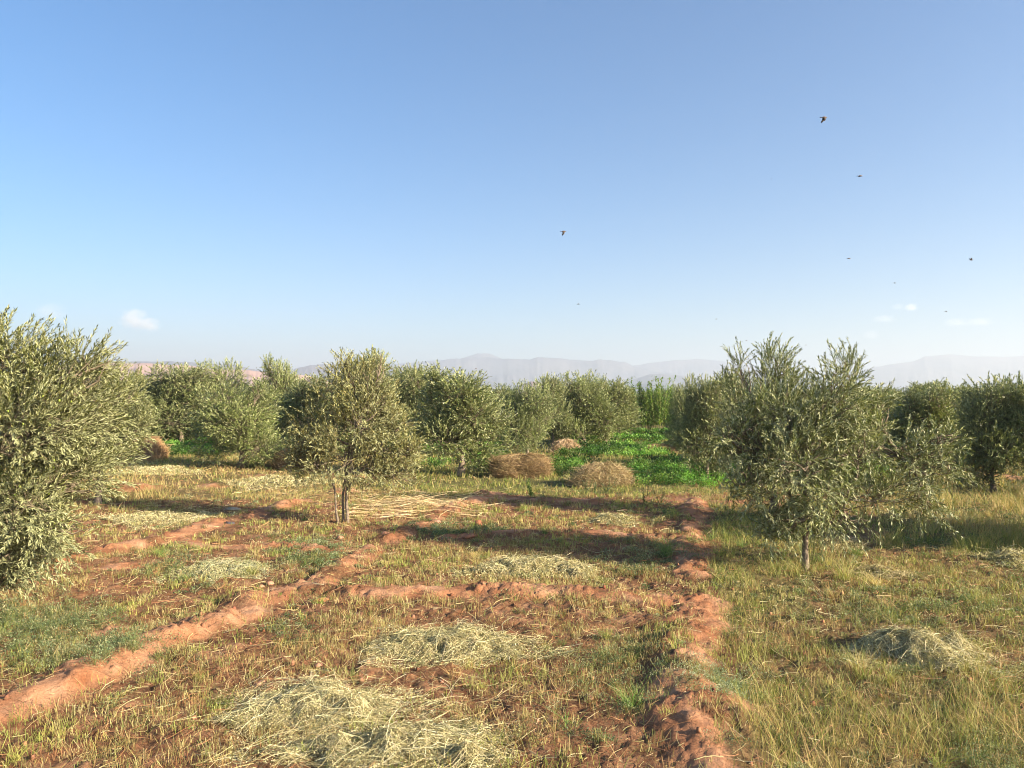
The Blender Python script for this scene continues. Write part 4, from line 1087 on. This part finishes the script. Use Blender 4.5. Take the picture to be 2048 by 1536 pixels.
def spire_weed(px, py, h, seed, label, cols, wide=0.05, leaf=0.05):
    x, y = G(px, py); r = np.random.default_rng(seed)
    root = tag(empty('tall_weed', (x, y, gz(x, y))), label, 'weed', 'tall weeds in front of the haystacks')
    st_ = Acc(); lf = Acc()
    for k in range(3):
        P = path((0, 0, 0), (r.normal() * 0.09, r.normal() * 0.05, h * r.uniform(0.6, 1)), 6, 0.04, seed + k); tube(st_, P, np.linspace(0.006, 0.003, 6), 4, (0.2, 0.22, 0.09))
        m = 34; tt = r.random(m); B = np.stack([np.interp(tt, np.linspace(0, 1, 6), P[:, q]) for q in range(3)], 1)
        D = norm(np.concatenate([r.normal(size=(m, 2)), np.abs(r.normal(size=(m, 1))) + 0.4], 1)); L = leaf * r.uniform(0.6, 1.2, m) * (1.2 - 0.6 * tt)
        leaves(lf, B, D, norm(np.array([0, 0, 1.0]) + rand_dirs(m, r) * .5), L, L * 0.35, palette(m, cols, r=r))
    st_.build('stems', M_bark, root); lf.build('leaves', M_green, root)
spire_weed(1172, 985, 0.36, 1, 'grey green spire weed in front of the domed haystack, leftmost of three', [(0.16, 0.2, 0.1)])
spire_weed(1190, 990, 0.26, 2, 'grey green spire weed in front of the domed haystack, shortest and middle of three', [(0.16, 0.2, 0.1)])
spire_weed(1212, 990, 0.34, 3, 'grey green spire weed in front of the domed haystack, rightmost of three', [(0.16, 0.2, 0.1)])
spire_weed(1063, 995, 0.36, 4, 'lone bright green broad leaved weed below the squarish haystack', [(0.26, 0.36, 0.10)], leaf=0.075)
spire_weed(1290, 1008, 0.36, 5, 'brown seed headed dry weed right below the alfalfa, the left of two', [(0.26, 0.19, 0.08)])
spire_weed(1322, 1010, 0.34, 6, 'brown seed headed dry weed at the far end of the right bank, right of two', [(0.26, 0.2, 0.08)])

# ------------------------------------------------------------------ birds
def bird(px, py, size, head, wing, label, fold=1.0, pitch=0.0):
    """size = length seen in the photograph in pixels; head = heading in degrees from +X; wing = wing angle below level"""
    Lb = 0.15; d = Lb * FPX / size
    q = AT(px, py, d)
    root = Acc(); t = np.linspace(0, 1, 10)
    prof = np.interp(t, [0, 0.12, 0.35, 0.6, 0.8, 0.9, 1.0], [0.002, 0.010, 0.020, 0.022, 0.014, 0.012, 0.001])
    tube(root, np.stack([(t - 0.5) * 0.13 + 0.01, 0 * t, 0.004 * np.sin(t * 3.1)], 1), prof, 8, (0.17, 0.12, 0.09))
    b = root.build('bird', M_bird, None, True)
    b.location = q; b.rotation_euler = (0, R(-pitch), R(head))
    ta = Acc(); c = (0.07, 0.055, 0.045)
    def plate(acc, pts, th=0.003):
        pts = np.array(pts, float); m = len(pts)
        V = np.concatenate([pts + [0, 0, th], pts - [0, 0, th]])
        F = [[0, 1, 2, 3], [7, 6, 5, 4]] + [[i, i + 4, (i + 1) % 4 + 4, (i + 1) % 4] for i in range(4)]
        acc.add(V, np.array(F), np.array(c))
    plate(ta, [(-0.035, -0.008, 0), (-0.035, 0.008, 0), (-0.095, 0.018, 0), (-0.095, -0.018, 0)])
    ta.build('tail', M_bird, b)
    for s in (1, -1):
        wa = Acc(); ca, sa = math.cos(R(wing)), math.sin(R(wing))
        m_, e_ = 0.055 * fold, 0.115 * fold
        def w_(x, r): return (x, s * (0.012 + r * ca), -r * sa)
        plate(wa, [w_(0.035, 0), w_(-0.03, 0), w_(-0.025, m_), w_(0.028, m_)])
        plate(wa, [w_(0.028, m_), w_(-0.025, m_), w_(-0.045, e_ * 0.85), w_(-0.02, e_)])
        wa.build('wing', M_bird, b)
    tag(b, label, 'bird', 'small birds flying over the orchard')
bird(1648, 235, 13.5, 8, 62, 'largest and highest flying bird, wings beating down, upper right of the sky')
bird(1720, 352, 10.5, 0, 20, 'flying bird with folded wings just below the highest bird', 0.35)
bird(1127, 463, 10.5, 5, 75, 'flying bird with wings pointing down, alone left of the middle of the sky')
bird(1157, 608, 7.5, 80, 35, 'bird seen end on, lowest above the flat topped mountain', 0.6)
bird(1698, 517, 7, 10, 12, 'distant gliding bird left of the pair level with each other at right', 0.4)
bird(1942, 520, 8, 0, -50, 'flying bird with raised wings closest to the right edge', 0.8)
bird(1789, 566, 6, 5, -10, 'distant bird between the raised wing bird and the gliding one, slightly lower', 0.5)
bird(1892, 623, 5.5, 12, -12, 'distant bird right of the small white cloud', 0.5)
bird(1433, 638, 4.2, 10, 15, 'tiny bird above the reeds, left of the tall tree top', 0.5)
bird(1484, 684, 3.6, 60, -30, 'tiny bird over the olive tree tops, lower of a close pair', 0.7)
bird(1493, 681, 3.6, 20, 30, 'tiny bird over the olive tree tops, upper of a close pair', 0.7)
bird(1612, 690, 3.6, 10, 10, 'tiny bird just right of the tallest olive shoots', 0.5)
bird(1543, 358, 3.0, 0, 10, 'faintest tiny bird alone high in the sky', 0.5)
bird(952, 737, 5.0, 70, 30, 'tiny dark bird in front of the flat topped mountain just over the olive tops', 0.8)

# ------------------------------------------------------------------ hills and mountains
def hills(name, pts, dist, depth, mat, seed, gully=0.25, cliff=0.0, label=''):
    pts = np.array(pts, float); px = np.linspace(pts[0, 0], pts[-1, 0], 420)
    py = np.interp(px, pts[:, 0], pts[:, 1]) + (fbm(px * 0.05, 0 * px, seed, 4) - 0.5) * 3.0
    ang = (px - 1024) / FPX
    crest = CAMH + (795 - py) / FPX * dist
    n = 46; t = np.linspace(0, 1.6, n)
    T, A = np.meshgrid(t, ang, indexing='ij')
    Cr = np.tile(crest, (n, 1))
    prof = np.where(T < 1, T ** 1.5, 1 - smooth(1, 1.7, T) * 0.7)
    if cliff: prof = np.where(T < 1, 0.55 * np.clip(T / 0.72, 0, 1) ** 1.3 + 0.45 * smooth(0.72, 0.93, T), prof)
    g = np.abs(fbm(A * 60, T * 1.6, seed + 2, 5) - 0.5) * 2
    g2 = np.abs(fbm(A * 22, T * 1.2 + 4, seed + 8, 3) - 0.5) * 2
    damp = np.sin(np.clip(T, 0, 1) * math.pi) ** 0.7
    Z = Cr * np.clip(prof - gully * (g + g2) * damp * 0.8, 0, 1.1) - 3 * (T < 0.01)
    Yd = dist - depth + T * depth
    V = np.stack([A * Yd, Yd, Z], -1)
    m_ = len(px); i = np.arange(n - 1)[:, None] * m_ + np.arange(m_ - 1)[None, :]
    F = np.stack([i, i + 1, i + m_ + 1, i + m_], -1).reshape(-1, 4)
    o = mesh_from(name, V.reshape(-1, 3), F, mat, None, True); tag(o, label, kind='structure')
M_hb = rock_material('brown_hill', (0.36, 0.20, 0.14), (0.50, 0.32, 0.23), 0.02, 0.6, 8)
M_mt = rock_material('grey_mountain', (0.07, 0.08, 0.10), (0.14, 0.13, 0.135), 0.006, 0.7, 40)
hills('hills', [(100, 730), (200, 726), (290, 726), (330, 728), (380, 731), (420, 737), (500, 740), (560, 746), (620, 752), (700, 775), (760, 795)], 1500, 600, M_hb, 3, 0.22, label='bare brown hill at the left of the horizon')
hills('hills', [(120, 735), (250, 722), (360, 723), (430, 728), (470, 729), (500, 737), (540, 744), (600, 752), (650, 780)], 2600, 700, M_mt, 5, 0.2, label='blue grey ridge behind the brown hill')
hills('hills', [(545, 775), (590, 737), (620, 730), (660, 727), (760, 733), (850, 735), (920, 745), (1000, 765)], 2900, 800, M_mt, 6, 0.2, label='low blue grey ridge left of the flat topped mountain')
hills('mountains', [(700, 765), (760, 735), (800, 727), (860, 722), (920, 717), (950, 716), (1000, 717), (1060, 720), (1075, 715), (1150, 719), (1182, 722), (1205, 720), (1250, 723), (1270, 733), (1300, 742), (1345, 747), (1390, 752), (1450, 758), (1520, 775)], 4300, 1100, M_mt, 7, 0.13, 1.0, label='hazy flat topped mountain with cliffs in the centre')
hills('mountains', [(880, 730), (930, 714), (955, 706), (980, 706), (1000, 716), (1050, 735)], 4800, 400, M_mt, 17, 0.15, label='faint small peak behind the flat topped mountain')
hills('hills', [(1180, 785), (1230, 770), (1300, 748), (1340, 749), (1390, 756), (1450, 766), (1520, 785)], 3200, 800, M_mt, 8, 0.15, label='smooth blue hill behind the reeds')
hills('mountains', [(1180, 760), (1270, 730), (1330, 722), (1400, 718), (1450, 722), (1530, 738), (1620, 760)], 5000, 700, M_mt, 9, 0.15, label='very faint mountain right of the flat topped one')
hills('mountains', [(1640, 780), (1690, 752), (1730, 737), (1790, 727), (1830, 722), (1850, 713), (1900, 708), (1960, 712), (2040, 712), (2120, 706), (2250, 715)], 4700, 800, M_mt, 10, 0.1, label='faint long mountain range at the right of the horizon')
hills('hills', [(1010, 790), (1040, 770), (1062, 762), (1082, 765), (1105, 778), (1130, 795)], 1200, 300, rock_material('dark_knoll', (0.14, 0.09, 0.09), (0.22, 0.15, 0.13), 0.02, 0.5, 5), 11, 0.1, label='small dark knoll below the flat topped mountain')

# ------------------------------------------------------------------ clouds
def cloud_material():
    m, n, l = mat_new('cloud')
    out = n.new('ShaderNodeOutputMaterial'); v = n.new('ShaderNodeVolumePrincipled')
    v.inputs['Color'].default_value = (1, 1, 1, 1)
    tc = n.new('ShaderNodeTexCoord'); ln = n.new('ShaderNodeVectorMath'); ln.operation = 'LENGTH'
    nz = n.new('ShaderNodeTexNoise'); nz.inputs['Scale'].default_value = 2.2; nz.inputs['Detail'].default_value = 4
    l.new(tc.outputs['Object'], ln.inputs[0]); l.new(tc.outputs['Object'], nz.inputs['Vector'])
    a = n.new('ShaderNodeMath'); a.operation = 'MULTIPLY_ADD'; a.inputs[1].default_value = 1.6; a.inputs[2].default_value = -0.8
    l.new(nz.outputs['Fac'], a.inputs[0])
    b = n.new('ShaderNodeMath'); b.operation = 'ADD'; l.new(a.outputs[0], b.inputs[0]); l.new(ln.outputs['Value'], b.inputs[1])
    mp = n.new('ShaderNodeMapRange'); mp.interpolation_type = 'SMOOTHSTEP'
    mp.inputs['From Min'].default_value = 1.0; mp.inputs['From Max'].default_value = 0.15; mp.inputs['To Min'].default_value = 0; mp.inputs['To Max'].default_value = 0.006
    l.new(b.outputs[0], mp.inputs['Value']); l.new(mp.outputs[0], v.inputs['Density'])
    l.new(v.outputs[0], out.inputs['Volume']); return m
M_cloud = cloud_material(); M_cloud_faint = M_cloud.copy(); M_cloud_faint.name = 'faint_cloud'
[n_ for n_ in M_cloud_faint.node_tree.nodes if n_.type == 'MAP_RANGE'][0].inputs['To Max'].default_value = 0.0016
def cloud(px, py, wpx, hpx, seed, label):
    d = 9500.0; q = AT(px, py, d); k = d / FPX
    th = np.linspace(0, 2 * math.pi, 24, endpoint=False); ph = np.linspace(0.01, math.pi - 0.01, 12); T_, P_ = np.meshgrid(th, ph)
    V = np.stack([np.cos(T_) * np.sin(P_), np.sin(T_) * np.sin(P_), np.cos(P_)], -1)
    V = V * (0.9 + 0.3 * fbm(V[..., 0] * 2 + seed, V[..., 2] * 2 + V[..., 1], seed, 3))[..., None]
    i = np.arange(11)[:, None] * 24 + np.arange(24)[None, :]; j = np.arange(11)[:, None] * 24 + ((np.arange(24) + 1) % 24)[None, :]
    F = np.stack([i, j, j + 24, i + 24], -1).reshape(-1, 4)[:, ::-1]
    top = np.array([[*range(24)]])
    o = mesh_from('cloud', V.reshape(-1, 3), F, M_cloud_faint if seed > 4 or seed == 3 else M_cloud, None, True)
    o.location = q; o.scale = (wpx * k * 0.62, wpx * k * 0.5, hpx * k * 0.62)
    tag(o, label, 'cloud', 'small faint clouds near the horizon')
cloud(268, 640, 50, 42, 1, 'upright left lump of the small white cloud over the left olive trees')
cloud(298, 650, 40, 28, 2, 'low right lump of the small white cloud over the left olive trees')
cloud(100, 625, 56, 36, 3, 'very faint small cloud above the big near left tree')
cloud(1822, 615, 26, 16, 4, 'bright tiny cloud in the upper right group of clouds')
cloud(1796, 614, 28, 14, 5, 'wispy tiny cloud just left of the bright tiny one')
cloud(1768, 638, 46, 16, 6, 'thin flat cloud below and left of the bright tiny one')
cloud(1912, 645, 46, 18, 7, 'faint flat cloud near the right edge, the left of two')
cloud(1958, 644, 52, 18, 8, 'faint flat cloud near the right edge, the right of two')
cloud(1743, 670, 34, 20, 9, 'faintest cloud just above the right mountains')

# ------------------------------------------------------------------ haze
def haze():
    m, n, l = mat_new('haze')
    out = n.new('ShaderNodeOutputMaterial'); v = n.new('ShaderNodeVolumePrincipled')
    v.inputs['Density'].default_value = HAZE_DENSITY; v.inputs['Color'].default_value = HAZE_COLOR; v.inputs['Anisotropy'].default_value = 0.2
    l.new(v.outputs[0], out.inputs['Volume'])
    x0, x1, y0, y1, z0, z1 = -7600, 7600, -600, 8200, -8, 290
    V = np.array([(x, y, z) for x in (x0, x1) for y in (y0, y1) for z in (z0, z1)], float)
    F = np.array([[0, 1, 3, 2], [4, 6, 7, 5], [0, 4, 5, 1], [2, 3, 7, 6], [0, 2, 6, 4], [1, 5, 7, 3]])
    o = mesh_from('haze', V, F, m); tag(o, 'pale blue dry haze in the air over the plain', kind='stuff')
haze()
